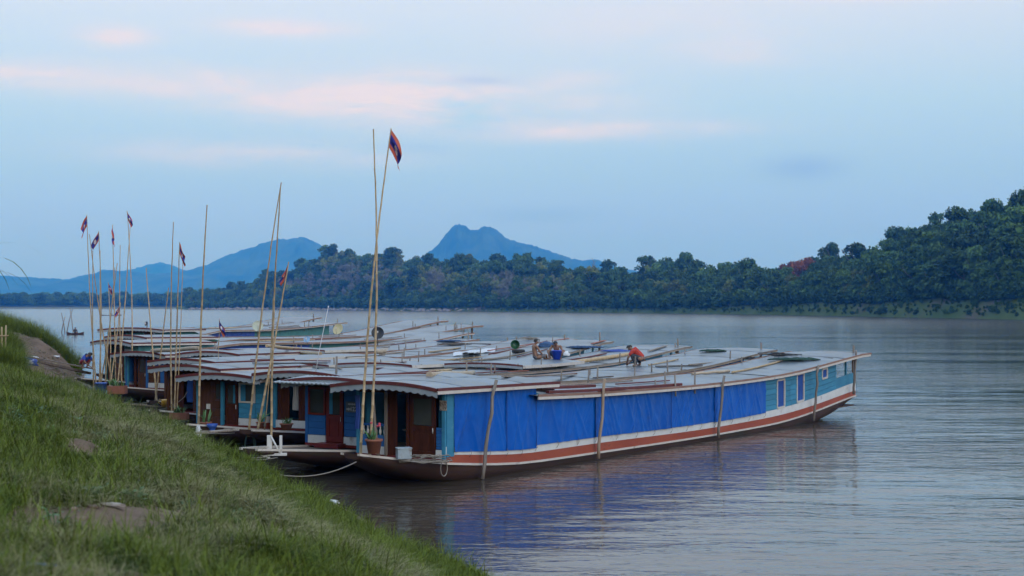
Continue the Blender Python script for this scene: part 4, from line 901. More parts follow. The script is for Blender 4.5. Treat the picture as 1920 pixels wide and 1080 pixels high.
bamboo(274, 503, 294, 752, 62, 'bamboo leaning left across the windows of the blue walled boat', .042)
LC = [(163, 404, 181, 722, 70, 'l', .95, 'leftmost flagpole of the far cluster, with long drooping red flag'), (168, 440, 214, 730, 68, None, 0, 'bare bamboo leaning left, second from the left in the far cluster'),
      (185, 434, 184, 735, 69, 'l', .85, 'flagpole in the far cluster with an orange red flag right of the leftmost flag'), (188, 470, 190, 728, 71, None, 0, 'upright bare bamboo just below the orange red flag'),
      (211, 422, 217, 720, 70, 'm', .92, 'flagpole in the far cluster with a blue and orange flag'), (225.5, 460, 230, 735, 68, None, 0, 'thin upright bare bamboo right of the blue and orange flag'),
      (244, 425, 219, 735, 67, None, 0, 'tall bare bamboo leaning right at the right side of the far cluster'), (238.5, 396, 246, 720, 71, 'r', .72, 'highest flagpole of the far cluster, small flag with white disc'),
      (220, 494, 198, 720, 69, None, 0, 'bare bamboo leaning right inside the far cluster'), (215.5, 502, 186, 730, 70, 'l', .0, 'bare leaning bamboo crossing the leftmost poles'),
      (203, 530, 205, 735, 72, 'r', .55, 'short flagpole with small faded flag inside the far cluster'), (226, 568, 205, 730, 68, 'l', .6, 'low leaning flagpole with small red flag at the far cluster'),
      (174, 470, 176, 735, 72, None, 0, 'thin bare bamboo between the two leftmost flags')]
for xt, yt, xb, yb, Y, fl, fs, lab in LC: bamboo(xt, yt, xb, yb, Y, lab, .036, fl if fs else None, fs, sink=.5)
e = bamboo(411, 597, 408, 690, 58, 'small blue flag on a short stick rising from the roofs', .014, 'r', .66, sink=.3)
# fishing stakes out in the river
for (xt, yt, xb, yb) in ((115, 587, 123, 622), (122, 594, 114, 622), (136, 580, 123, 624), (131, 577, 139, 630)):
    a = pt(xb, yb, 235); t = pt(xt, yt, 235); m = MB(); m.tube([Vector((0, 0, -1)), (t - a) * .5, t - a], [.09, .07, .05], 5); o = m.build('fishing_stake', GREYW, loc=a); tag(o, 'thin crossed fishing stake in the water beyond the grassy knoll', 'stake', 'crossed fishing stakes')

# ---- side mooring poles of the nearest boat
SP = [(1.6, 2.62, .02, .30, 'crooked wooden pole against the first blue tarpaulin'), (7.1, 2.42, .05, -.05, 'pale wooden pole across the tarpaulins, second along the nearest boat'), (14.9, 2.2, .08, .05, 'thin wooden pole where the last tarpaulin begins'), (23.0, 2.28, .1, -.1, 'dark wooden pole between the cyan stern windows'), (27.4, 2.72, .9, -.15, 'dark pole at the stern corner of the nearest boat')]
for i, (t, z1, z0, ln, lab) in enumerate(SP):
    g = random.Random(i + 50); q = (A.w if t < A.L - 7 else A.hw(t)) + A.ov + .09; P = []
    for k in range(7):
        s = k / 6; P.append(A.M @ Vector((t - ln * (1 - s) + g.uniform(-.04, .04), -q + .22 * (1 - s) * 1.0 + g.uniform(-.02, .02) - .03, z0 + (z1 - z0) * s)))
    m = MB(); base = P[0].copy(); m.tube([p_ - base for p_ in P], [.055, .05, .052, .046, .05, .044, .045], 7); tag(m.build('mooring_pole', GREYW if i != 1 else mat('pale_pole', (.30, .22, .15), (.42, .32, .23), rough=.8, scale=4, stretch=(5, 5, .4)), loc=base), lab, 'pole', 'poles lashed along the nearest boat')

# ---- boards and bamboo lying on the roofs
def lying(x0, y0, x1, y1, kind, label, wd=.14, lift=.03):
    a, na = hit(x0, y0); b_, nb_ = hit(x1, y1)
    if abs(b_.z - a.z) > .9 or a.z < .5 or b_.z < .5: b_ = pt(x1, y1, b_.y if b_.z > .5 else a.y)
    a = a + Vector((0, 0, lift)); b_ = b_ + Vector((0, 0, lift)); d = b_ - a; L = d.length; m = MB(); g = random.Random(int(x0 * 7 + y0))
    if kind == 'log':
        P = [d * (k / 8) + Vector((g.uniform(-.02, .02), g.uniform(-.02, .02), g.uniform(0, .03))) for k in range(9)]; m.tube(P, [wd * g.uniform(.42, .55) for _ in P], 8); mt = mat('pale_log', (.34, .27, .19), (.46, .38, .28), rough=.8, scale=3, obj_var=.15)
    elif kind == 'bamboo':
        P = []; rd = []
        for k in range(int(L / .35) + 2):
            s = min(1, k * .35 / L); P += [d * s + Vector((0, 0, g.uniform(0, .025))), d * s + d.normalized() * .02]; rd += [wd * .3, wd * .36]
        m.tube(P, rd, 7); mt = BAMB
    else:
        n_ = d.normalized(); s_ = n_.cross(Vector((0, 0, 1))).normalized() * wd / 2; u_ = Vector((0, 0, .035)); k0 = Vector((0, 0, 0))
        m.hexa([k0 - s_, d - s_, d + s_, k0 + s_, k0 - s_ + u_, d - s_ + u_, d + s_ + u_, k0 + s_ + u_]); mt = {'plank': PLANKW, 'maroon': MAROON, 'dark': mat('dark_plank', (.045, .035, .03), (.08, .06, .05), rough=.8, scale=3, stretch=(.4, 4, 4)), 'red': mat('faded_red_plank', (.27, .09, .06), (.34, .14, .10), rough=.75, scale=3)}[kind]
    o = m.build('log' if kind == 'log' else ('bamboo_pole' if kind == 'bamboo' else 'plank'), mt, loc=a); tag(o, label, {'log': 'log', 'bamboo': 'pole'}.get(kind, 'plank')); return o
LY = [(806, 706, 888, 702, 'log', 'thick pale log lying at the hood of the nearest boat', .2), (888, 702, 952, 698, 'maroon', 'maroon board continuing right of the thick pale log', .12), (955, 699, 990, 697, 'red', 'short faded red board right of the maroon board', .1),
      (945, 709, 1076, 704, 'plank', 'grey plank lying on the nearest roof below two stub posts', .16), (1114, 711, 1148, 708, 'dark', 'short dark board beside the pale wooden pole', .12), (1013, 690, 1178, 666, 'bamboo', 'long pale bamboo lying left of the squatting man in red', .26),
      (1088, 695, 1163, 684, 'plank', 'brown plank in front of the long pale bamboo', .18), (1020, 699, 1088, 694, 'red', 'thin pinkish lath below the long pale bamboo', .07), (915, 659, 1066, 636, 'red', 'long red board behind the two sitting men', .12),
      (1110, 646, 1134, 640, 'red', 'short red board far right of the sitting men', .16), (1216, 660, 1249, 650, 'plank', 'split bamboo pointing right behind the man in red', .14), (1230, 689, 1316, 687, 'dark', 'dark board right of the man in red', .16),
      (1292, 686, 1386, 677, 'plank', 'long thin pale stick on the roof right of the dark board', .09), (1297, 703, 1367, 698, 'log', 'knobbly grey log at the roof edge above the tarpaulins', .1), (1156, 723, 1254, 716, 'maroon', 'dark maroon board along the roof edge above the tarpaulins', .1),
      (700, 683, 760, 681, 'maroon', 'red board end just right of the tall poles', .12), (768, 687, 853, 684, 'dark', 'dark double pole lying right of the tall poles', .1), (705, 693, 785, 690, 'maroon', 'thin maroon board on the roofs right of the tall poles, third row', .1),
      (704, 705, 812, 702, 'maroon', 'maroon board just above the nearest hood', .1), (548, 688, 640, 693, 'plank', 'thin grey lath on the roof by the white antenna', .08), (600, 664, 650, 662, 'log', 'bundle of dry bamboo left of the tall poles, upper row', .16),
      (545, 662, 600, 665, 'bamboo', 'heap of dry bamboo lying on the roofs left of the tall poles', .3), (706, 662, 724, 661, 'log', 'short dark bamboo bundle right of the tall poles', .16), (470, 676, 620, 679, 'maroon', 'long maroon board on the middle roofs behind the cyan boat', .14), (475, 683, 612, 683, 'dark', 'long dark board below the maroon board on the middle roofs', .12),
      (285, 660, 375, 655, 'log', 'weathered log on the eave left of the lone bamboo pole', .2), (500, 650, 560, 655, 'bamboo', 'bamboo lying along the roof edge in the middle row', .2), (640, 672, 720, 668, 'plank', 'pale plank lying on the roofs in front of the black dish', .12), (690, 647, 790, 637, 'plank', 'pale lath along the roof edge right of the black dish', .12)]
for (x0, y0, x1, y1, k, lab, wd) in LY: lying(x0, y0, x1, y1, k, lab, wd)
# poles and laths laid lengthwise on every roof
gl = random.Random(21)
BN = dict(A='boat nearest the camera', B='boat with plate 122', C='brown fronted third boat', D='boat with cyan front', E='boat with blue cloth', E2='boat left of the blue cloth', F='set back boat', G='blue walled boat', H1='boat with purple blue tarpaulin', H2='boat with grey hood', I='tall far boat', J='farthest boat')
for key_, b in BOATS.items():
    for k in range(2 if key_ in 'AB' else 5):
        t0 = gl.uniform(5, b.L - 8); t1 = t0 + gl.uniform(2.5, 6.5); y0 = gl.uniform(-1, 1) * (b.w + .1); y1 = y0 + gl.uniform(-.25, .25); P = []
        for s in np.linspace(0, 1, 9): t = t0 + (t1 - t0) * s; y = y0 + (y1 - y0) * s; P.append(b.M @ Vector(b.surf(t, y, b.roof(t) + .05)))
        c0 = P[0].copy(); m = MB(); r_ = gl.uniform(.022, .045); m.tube([q - c0 for q in P], [r_ * gl.uniform(.9, 1.1) for _ in P], 6); mt = gl.choice([BAMB, PLANKW, GREYW, EAVE, MAROON]); tag(m.build('roof_pole', mt, loc=c0), {BAMB: 'pale bamboo pole', PLANKW: 'pale grey lath', GREYW: 'dark grey pole', EAVE: 'brown lath', MAROON: 'maroon lath'}[mt] + ' laid lengthwise on the roof of the ' + BN[key_], 'pole', 'poles laid along the boat roofs')
# free standing sticks stuck up among the roofs
for (x, y0, y1, r_) in ((630, 668, 700, .04), (753, 660, 678, .03), (784, 658, 678, .03), (862, 671, 686, .05), (1190, 668, 688, .035), (1289 - 100, 690, 704, .03), (1283, 655, 664, .03), (966, 679, 690, .03), (970, 682, 696, .03), (1075, 682, 692, .03), (1105, 692, 703, .03), (1014, 671, 684, .03), (1161, 662, 682, .03), (967, 630, 640, .03), (1035, 631, 642, .03), (930, 648, 657, .03)):
    a, _ = hit(x, y1); t = pt(x + 1.5, y0, a.y); m = MB(); m.tube([(0, 0, -.3), t - a], [r_, r_ * .85], 6); tag(m.build('roof_stick', GREYW, loc=a), 'short wooden stick standing up from the roofs', 'stick', 'wooden sticks standing up from the roofs')

# ---- dishes, antenna
def dish(px, py, Y, r_, m_, label, aim, post_h=.7):
    a = pt(px, py, Y); h_, _ = hit(px, py + r_ * F / Y + post_h * F / Y * .8, Y); e = empty('satellite_dish', (a.x, a.y, a.z)); d = Vector(aim).normalized(); q = d.to_track_quat('Z', 'Y').to_matrix()
    m = MB(); prof = [(0.001, 0)] + [(r_ * k / 6, .28 * r_ * (k / 6) ** 2) for k in range(1, 7)]; m.lathe(prof, 22, M=q); m.lathe([(r_, .28 * r_), (r_ * 1.03, .30 * r_), (r_ * .98, .26 * r_)], 22, M=q); m.build('reflector', m_, e)
    m = MB(); m.tube([q @ Vector((0, 0, 0)), q @ Vector((0, 0, -.08)), (0, .03, -post_h)], [.025, .025, .03], 6); m.build('mast', GREYW, e)
    m = MB(); m.tube([q @ Vector((0, -r_ * .95, .28 * r_)), q @ Vector((0, -r_ * .5, r_ * .75)), q @ Vector((0, 0, r_ * .9))], .014, 5); m.build('feed_arm', PLANKW, e); m = MB(); m.box(q @ Vector((0, 0, r_ * .9)), (.07, .07, .1)); m.build('feed_horn', CREAM, e); tag(e, label, 'satellite dish')
dish(483, 612, 96, .36, mat('dish_pale_green', (.42, .46, .36), (.5, .53, .42), rough=.5), 'pale green satellite dish left of the leaning flagpole', (.3, -1, .35))
dish(635, 618, 92, .36, mat('dish_cream', (.5, .44, .24), (.56, .5, .3), rough=.5), 'cream satellite dish left of the tall poles', (-.5, -1, .45))
dish(708, 625, 84, .36, mat('dish_black', (.012, .014, .016), (.02, .022, .025), rough=.4), 'black satellite dish just right of the tall poles', (.1, -1, .3))
dish(576, 637, 78, .19, mat('dish_blue', (.22, .38, .55), (.28, .44, .6), rough=.5), 'small light blue dish on the middle roofs', (-.3, -1, .5), .3)
dish(275, 607, 90, .14, mat('dish_dark', (.05, .06, .07), rough=.5), 'tiny dark dish on the tall far roof', (-.6, -1, .3), .25)
a = pt(592, 690, 44.9); t = pt(615, 578, 44.9); m = MB(); m.tube([(0, 0, -.15), (t - a) * .25, t - a], [.014, .011, .008], 6); m.tube([t - a, (t - a) * 1.04], [.022, .02], 6); e = m.build('antenna', mat('antenna_white', (.62, .64, .66), rough=.4), loc=a); tag(e, 'thin white whip antenna leaning above the middle roofs', 'antenna')

# ---- odds and ends on the roofs
def blobmesh(seed, sx, sy, sz_, sub=3, rough=.35, freq=2.2):
    bm = bmesh.new(); bmesh.ops.create_icosphere(bm, subdivisions=sub, radius=1)
    for v in bm.verts:
        k = 1 + rough * mnoise.noise(v.co * freq + Vector((seed * 3.1, seed, 0))) + .4 * rough * mnoise.noise(v.co * freq * 2.7 + Vector((seed, 9, 0)))
        v.co = Vector((v.co.x * sx * k, v.co.y * sy * k, max(v.co.z, -.25) * sz_ * k))
    me = bpy.data.meshes.new('bundle'); bm.to_mesh(me); bm.free()
    for p_ in me.polygons: p_.use_smooth = True
    return me
def bundle(px, py, name, label, cat, m_, sx, sy, sz_, seed, rz=0):
    a, _ = hit(px, py); me = blobmesh(seed, sx, sy, sz_); me.materials.append(m_); o = link_mesh(name, me, None, a + Vector((0, 0, sz_ * .2))); o.rotation_euler.z = rz; tag(o, label, cat); return o
def net(px, py, label, m_, r_, seed):
    a, _ = hit(px, py); g = random.Random(seed); m = MB()
    for q in range(5):
        P = []; ox, oy = g.uniform(-.5, .5) * r_, g.uniform(-.3, .3) * r_
        for k in range(70): t = k * .55 + q; rr_ = r_ * g.uniform(.25, .75); P.append((ox + rr_ * math.cos(t) * 1.3, oy + rr_ * math.sin(t) * .8, .03 + g.uniform(0, .13) * (1 - min(1, abs(rr_ / r_)))))
        m.tube(P, .016, 4)
    tag(m.build('fishing_net', m_, loc=a), label, 'net')
def coil(px, py, name, label, cat, m_, r_, turns, thick, seed, wild=.12, lift=.04):
    a, _ = hit(px, py); g = random.Random(seed); m = MB(); P = []
    for k in range(turns * 18):
        t = k / 18 * 2 * math.pi; rr_ = r_ * (.6 + .45 * math.sin(k * .07 + seed)) + g.uniform(-.02, .02); P.append((rr_ * math.cos(t) * 1.5, rr_ * math.sin(t), lift + k / (turns * 18) * .08 + wild * max(0, math.sin(t * .5 + seed)) * abs(math.sin(k * .31))))
    m.tube(P, thick, 5); o = m.build(name, m_, loc=a); tag(o, label, cat); return o
NET = mat('green_net', (.02, .06, .045), (.035, .09, .07), rough=.9, scale=14, bump=.02); NETB = mat('blue_net', (.03, .07, .16), (.05, .11, .22), rough=.9, scale=12, bump=.02); BLK = mat('black_rubber', (.012, .012, .013), (.022, .022, .022), rough=.7, scale=5)
net(1097, 653, 'dark blue net bundle on the roofs right of the sitting men', NETB, .75, 1); bundle(1155, 659, 'tarp_roll', 'long flat blue tarpaulin roll left of the man in red', 'tarp', TARP2, .75, .2, .08, 2)
net(1337, 660, 'dark green heap of net near the stern roofs', NET, .5, 3); net(1490, 676, 'spread green net on the nearest stern roof', NET, .8, 4)
bundle(1024, 650, 'tarp_roll', 'dark tarpaulin heap just behind the sitting men', 'tarp', NETB, .4, .3, .2, 5); net(840, 641, 'dark net heap at the far stern roofs', NETB, .7, 6); net(851, 647, 'brown net heap below the dark one at the far sterns', mat('brown_net', (.09, .075, .06), (.13, .11, .09), rough=.9, scale=10), .8, 7)
coil(1462, 669, 'wire_coil', 'tangled dark wire coil on the roof near the stern', 'wire', BLK, .6, 6, .012, 3, .1); coil(1404, 676, 'rope_coil', 'flat dark rope coil left of the tangled wire', 'rope', BLK, .4, 5, .014, 5, .05); coil(990, 638, 'wire_coil', 'grey wire coil far behind the sitting men', 'wire', GREYW, .4, 6, .014, 7, .1)
bundle(1062, 667, 'plastic_bag', 'small white plastic bag right of the bending man', 'bag', mat('white_plastic', (.6, .62, .63), (.68, .7, .7), rough=.4, scale=5), .15, .12, .16, 8)
a, _ = hit(972, 663); e = MB()
for k in range(33):
    pass
prof = [(.20, .02), (.26, .0), (.31, .03), (.32, .09), (.31, .15), (.26, .18), (.20, .16), (.19, .09), (.20, .02)]; e.lathe(prof, 28); o = e.build('tyre', BLK, loc=a + Vector((0, 0, .02))); tag(o, 'black car tyre lying flat beside the shirtless men', 'tyre')
a2 = pt(967, 651, a.y + .15); m = MB(); q = Vector((-.15, -1, .2)).to_track_quat('Z', 'Y').to_matrix(); m.lathe([(.001, 0), (.12, .0), (.19, .02), (.205, .06), (.2, .2), (.22, .22), (.185, .2), (.185, .05), (.001, .03)], 22, M=q); o = m.build('basin', mat('green_plastic', (.012, .075, .03), (.02, .1, .045), rough=.4), loc=(a2.x, a2.y, a.z + .40)); tag(o, 'green plastic basin propped upright on the tyre', 'basin')
# thin pale sheet spread on the roofs
P = []
for i in range(15):
    row = []
    for j in range(7):
        x = 850 + 78 * i / 14; y = 669 - 9 * i / 14 - 7 * j / 6; h_, _ = hit(x, y); row.append(h_ + Vector((0, 0, .03 + .02 * math.sin(i * 1.3 + j))))
    P.append(row)
zs_ = [p_.z for r_ in P for p_ in r_]; c0 = P[7][3].copy()
if max(zs_) - min(zs_) < 1.2:
    m = MB(); m.grid([[p_ - c0 for p_ in r_] for r_ in P]); m.grid([[p_ - c0 - Vector((0, 0, .012)) for p_ in r_] for r_ in P], flip=True); tag(m.build('pale_sheet', mat('pale_sheet_surface', (.5, .53, .56), (.58, .6, .63), rough=.35, scale=2), loc=c0), 'pale sheet spread on the roofs left of the green basin', 'sheet')

# ---- things at the bows
TERRA = mat('terracotta', (.24, .085, .05), (.30, .12, .075), rough=.8, scale=5); LEAFP = mat('pot_plant_leaf', (.05, .13, .04), (.10, .2, .06), rough=.6, scale=6); YEL = mat('yellow_plastic', (.45, .24, .02), (.5, .28, .03), rough=.4)
def pot(px, py, Y, label, r_=.2, hgt=.34, leaf=.35, n=16, box=False, flower=False):
    a = pt(px, py, Y); e = empty('potted_plant', a); g = random.Random(int(px)); m = MB()
    if box: 
        for sx2, sy2, dx, dy in ((1, 0, 0, 1), (1, 0, 0, -1), (0, 1, 1, 0), (0, 1, -1, 0)): m.box((dx * r_ * 1.5, dy * r_, hgt / 2), (r_ * 3 if sx2 else .03, r_ * 2 - .03 if sy2 else .03, hgt))
        m.box((0, 0, hgt * .4), (r_ * 2.9, r_ * 1.9, hgt * .8))
    else: m.lathe([(.001, 0), (r_ * .7, 0), (r_ * .95, hgt * .85), (r_ * 1.08, hgt * .85), (r_ * 1.08, hgt), (r_ * .9, hgt), (r_ * .86, hgt * .85), (.001, hgt * .8)], 18)
    m.build('pot', TERRA, e); m = MB()
    for i in range(n):
        an = g.uniform(0, 6.28); L = leaf * g.uniform(.6, 1.1); sp = g.uniform(.25, .8); w_ = L * .09; d = Vector((math.cos(an), math.sin(an), 0)); s_ = Vector((-d.y, d.x, 0)); o0 = Vector((g.uniform(-.5, .5) * r_ * (2.4 if box else 1), g.uniform(-.5, .5) * r_, hgt * .85)); P = []
        for k in range(5):
            s = k / 4; c_ = o0 + d * (L * sp * s) + Vector((0, 0, L * (s - .55 * sp * s * s))); ww = w_ * (1 - abs(s - .35) * 1.3); P.append([c_ - s_ * max(ww, .003), c_ + s_ * max(ww, .003)])
        m.grid(P)
    m.build('leaves', LEAFP, e)
    if flower:
        m = MB()
        for i in range(4): m.lathe([(.001, 0), (.035, .01), (.03, .05), (.001, .06)], 8, c=(g.uniform(-.15, .15), g.uniform(-.1, .1), hgt + leaf * g.uniform(.7, .95)))
        m.build('flower', mat('pink_flower', (.5, .06, .09), rough=.7), e)
    tag(e, label, 'plant'); return e
pot(701, 850, 35.7, 'terracotta pot with spiky plant and pink flowers at the nearest bow', .21, .36, .4, 18, flower=True)
pot(336, 786, 50.6, 'long planter of leafy herbs at the bow below the dark red flag', .2, .24, .36, 30, box=True); pot(220, 738, 65.6, 'square terracotta planter at the bow of the blue walled boat', .26, .36, .5, 14, box=True); pot(212, 735, 66.2, 'small clay pot at the left of the square terracotta planter', .18, .3, .5, 14)
pot(488, 803, 44.4, 'small clay pot with drooping plant at the foot of the bamboos', .13, .2, .5, 12); pot(386, 806, 45.2, 'clay pot with a dry twisted plant left of the blue bowl', .18, .25, .55, 9)
pot(537, 806, 43.6, 'low pot of reddish leaves on the bow behind the white fitting', .2, .2, .28, 24)
a = pt(398, 812, 44.9); m = MB(); m.lathe([(r_ * .68, z_ * .85) for r_, z_ in [(.001, 0), (.12, 0), (.13, .06), (.1, .09), (.17, .2), (.24, .34), (.26, .34), (.21, .22), (.08, .14), (.001, .13)]], 20); tag(m.build('bowl', mat('blue_plastic', (.03, .10, .42), (.05, .14, .5), rough=.35), loc=a), 'blue plastic bowl on a foot at the cyan boat bow', 'bowl')
a = pt(757, 860, 35.9); m = MB(); m.box((0, 0, .13), (.36, .26, .26)); m.box((0, 0, .27), (.39, .29, .03)); o = m.build('crate', mat('pale_box', (.27, .33, .36), (.36, .42, .44), rough=.7, scale=4, c3=(.2, .17, .14), s3=5), loc=a, rot=(0, 0, .3)); bevel(o, .015); tag(o, 'pale blue grey box in front of the open doorway of the nearest boat', 'box')
# white bow fitting on the second boat
a = pt(512, 853, 37.2); m = MB(); e = empty('bow_fitting', a, .05); e.scale = (.78, .78, .78)
for nm, c_, d_ in (('upright', (-.12, 0, .32), (.16, .10, .68)), ('upright', (.26, 0, .32), (.09, .09, .66)), ('base', (.06, 0, .02), (.8, .16, .09))):
    m = MB(); m.box(c_, d_); o = m.build(nm, PWHITE, e); bevel(o, .008)
m = MB(); m.tube([(-.06, -.06, .62), (.24, -.06, .06)], .035, 6); m.build('brace', PWHITE, e); m = MB(); m.box((-.38, -.03, .02), (.6, .10, .07), M=Matrix.Rotation(R(22), 3, 'Y')); m.build('spike', PWHITE, e)
tag(e, 'white painted wooden N shaped fitting on the second bow', 'bow fitting')
# ropes
ROPE = mat('old_rope', (.20, .18, .15), (.30, .27, .23), rough=.95, scale=30, bump=.004); ROPEG = mat('green_rope', (.04, .10, .09), (.07, .14, .12), rough=.95, scale=30)
def rope(pts, label, sag=.2, r_=.014, m_=None, name='rope'):
    P = []; pts = [Vector(p_) for p_ in pts]
    for a, b_ in zip(pts[:-1], pts[1:]):
        for k in range(14):
            s = k / 14; P.append(a.lerp(b_, s) - Vector((0, 0, sag * 4 * s * (1 - s))))
    P.append(pts[-1]); c_ = P[0].copy(); m = MB(); m.tube([p_ - c_ for p_ in P], r_, 6); tag(m.build(name, m_ or ROPE, loc=c_), label, 'rope')
def gp_(x, y): return Vector((x, y, ground(x, y) + .02))
rope([pt(668, 866, 35.6), gp_(-6.05, 34.2)], 'slack mooring rope from the nearest bow down to the bank', .25)
rope([pt(505, 856, 36.8), gp_(-7.2, 34.8)], 'short mooring rope from the white bow fitting to the grass', .05); rope([pt(520, 858, 37.0), gp_(-7.0, 34.3)], 'second short rope beside the white bow fitting', .08)
rope([pt(440, 812, 44.5), gp_(-11.1, 40.0)], 'mooring rope from the cyan boat bow to the bank', .2); rope([pt(365, 695, 55), pt(345, 745, 52), pt(297, 768, 54)], 'thin rope running down from the hood to the gangplank', .1)
rope([pt(312, 785, 50.2), gp_(-13.6, 46.5)], 'mooring rope below the herb planter', .12); rope([pt(225, 752, 65), pt(300, 748, 60)], 'rope stretched along the bow of the blue walled boat', .15)
a = pt(468, 812, 43.9); m = MB()
for k in range(5): m.tube([(math.cos(t) * (.13 + .012 * k), .02 * k, -.42 + math.sin(t) * (.36 + .015 * k)) for t in np.linspace(0, 2 * math.pi, 22)], .011, 5, caps=False)
tag(m.build('rope_coil', ROPEG, loc=a), 'green rope coil hanging over the cyan boat bow', 'rope')
g = random.Random(9); P = []
for k in range(150): t = k * .33; rr_ = .34 + .12 * math.sin(k * .17) + g.uniform(-.03, .03); P.append((rr_ * math.cos(t) * 1.6, rr_ * math.sin(t) * .6, .03 + .05 * abs(math.sin(k * .9)) + (.16 * max(0, math.sin(k * .11)) if k > 60 else 0)))
m = MB(); m.tube(P, .013, 5); o = m.build('rope_coil', ROPE, loc=pt(800, 869, 36.0)); tag(o, 'tangled grey rope heap on deck at the brown door of the nearest boat', 'rope')
m = MB(); m.tube([(math.cos(t) * .13, 0, math.sin(t) * .2) for t in np.linspace(0, 2 * math.pi, 24)], .014, 6, caps=False); tag(m.build('rope_loop', ROPE, loc=A.M @ Vector((-.1, -1.52, .42)), rot=(0, 0, .9)), 'rope loop hanging over the gunwale of the nearest boat', 'rope')
# gangplanks
def gang(p0, p1, w_, label, m_=None, cleats=3, t_=.045):
    p0, p1 = Vector(p0), Vector(p1); d = p1 - p0; s_ = d.cross(Vector((0, 0, 1))).normalized() * w_ / 2; u_ = Vector((0, 0, t_)); z0 = Vector((0, 0, 0)); e = empty('gangplank', p0); m = MB(); m.hexa([z0 - s_, d - s_, d + s_, z0 + s_, z0 - s_ + u_, d - s_ + u_, d + s_ + u_, z0 + s_ + u_]); m.build('board', m_ or PLANKW, e)
    for k in range(cleats):
        c_ = d * ((k + .7) / (cleats + .4)) + u_; dd = d.normalized() * .025; m = MB(); m.hexa([c_ - s_ * .9 - dd, c_ - s_ * .9 + dd, c_ + s_ * .9 + dd, c_ + s_ * .9 - dd, c_ - s_ * .9 - dd + u_ * .8, c_ - s_ * .9 + dd + u_ * .8, c_ + s_ * .9 + dd + u_ * .8, c_ + s_ * .9 - dd + u_ * .8]); m.build('cleat', PLANKW, e)
    tag(e, label, 'gangplank')
gang(gp_(-9.9, 40.2), pt(458, 806, 44.2), .34, 'cleated gangplank from the grass to the cyan boat bow'); gang(gp_(-15.3, 51.5), pt(308, 764, 55.5), .34, 'pale gangplank left of the herb planter', cleats=2)
gang(gp_(-25.6, 71.5), pt(168, 702, 76), .25, 'dark sloping beam below the crouching person in blue', DECK, 0, .12); gang(gp_(-25.4, 74.5), pt(178, 693, 75.5), .5, 'plank walkway under the crouching person in blue', DECK, 2)
a = pt(372, 803, 44.6); me = blobmesh(12, .1, .08, .3, 3, .3); me.materials.append(MATS['white_plastic']); o = link_mesh('plastic_bag', me, None, a + Vector((0, 0, -.22))); tag(o, 'white plastic bag hanging at the foot of the lone bamboo', 'bag')
a = pt(310, 762, 55); m = MB(); m.lathe([(.001, 0), (.15, 0), (.16, .22), (.13, .27), (.06, .28), (.001, .28)], 16); m.tube([(.14, 0, .06), (.3, 0, .2), (.38, 0, .33)], [.03, .022, .03], 7); m.tube([(-.14, 0, .05), (-.26, 0, .14), (-.22, 0, .26), (-.1, 0, .27)], .014, 6); tag(m.build('watering_can', YEL, loc=a), 'yellow watering can beside the herb planter', 'watering can')
a = pt(214, 728, 64.2); m = MB(); m.lathe([(.001, 0), (.2, 0), (.26, .42), (.28, .42), (.28, .45), (.23, .43), (.18, .05), (.001, .04)], 18); tag(m.build('bucket', MATS['blue_plastic'], loc=a + Vector((-.6, 0, -.2))), 'dark blue bucket at the water below the far bows', 'bucket')
# on the bank
def on_bank(px, py):
    lo, hi = 5.0, 95.0
    for Y in np.arange(5, 95, .1):
        q = pt(px, py, Y)
        if ground(q.x, Y) >= q.z: return Vector((q.x, Y, ground(q.x, Y)))
    return pt(px, py, 40)
def litter(px, py, name, label, cat, m_, sx, sy, sz_, seed, rz=0):
    a = on_bank(px, py); k_ = .55 if a.y < 45 else 1; sx, sy, sz_ = sx * k_, sy * k_, sz_ * k_; me = blobmesh(seed, sx, sy, sz_, 3, .55, 1.8); me.materials.append(m_); o = link_mesh(name, me, None, a + Vector((0, 0, sz_ * .35))); o.rotation_euler = (random.uniform(-.2, .2), 0, rz); tag(o, label, cat)
WPL = MATS['white_plastic']
litter(32, 687, 'cloth_bag', 'blue and white bag lying on the grass by the fence', 'bag', mat('blue_white_cloth', (.03, .06, .30), (.45, .46, .5), rough=.8, scale=3, lo=.5, hi=.58), .75, .35, .3, 31, .1)
litter(278, 1018, 'plastic_scrap', 'small red plastic scrap in the foreground grass', 'litter', mat('red_plastic', (.30, .015, .012), (.36, .03, .02), rough=.4), .14, .05, .05, 32, -.6)
litter(185, 938, 'stone', 'pale flat stone on the bare earth patch', 'stone', mat('pale_stone', (.30, .26, .22), (.42, .37, .32), rough=.9, scale=6), .42, .2, .07, 33, -.3); litter(210, 950, 'stone', 'smaller pale stone right of the flat one', 'stone', MATS['pale_stone'], .3, .1, .05, 34, -.4)
litter(622, 946, 'plastic_bag', 'crumpled white bag at the water edge below the nearest bow', 'bag', WPL, .3, .2, .14, 35); litter(605, 930, 'plastic_scrap', 'dark plastic sheet scrap in the mud beside the crumpled white bag', 'litter', BLK, .4, .2, .07, 36); litter(484, 1026, 'plastic_scrap', 'tiny white paper scrap in the lower middle grass', 'litter', WPL, .07, .05, .03, 37); litter(420, 970, 'plastic_scrap', 'tiny white plastic scrap in the middle of the slope', 'litter', WPL, .07, .05, .04, 38)
litter(735, 1034, 'plastic_scrap', 'tiny white scrap near the waterline grass', 'litter', WPL, .1, .06, .03, 39); litter(75, 1062, 'plastic_strip', 'blue plastic strip half buried in the bottom left corner', 'litter', MATS['blue_plastic'], .25, .03, .02, 40, -.3); litter(63, 672, 'plastic_scrap', 'pale scrap on the muddy landing behind the blue and white bag', 'litter', WPL, .25, .15, .08, 41); litter(105, 671, 'plastic_scrap', 'white scrap in the middle of the muddy landing', 'litter', WPL, .22, .15, .08, 42)
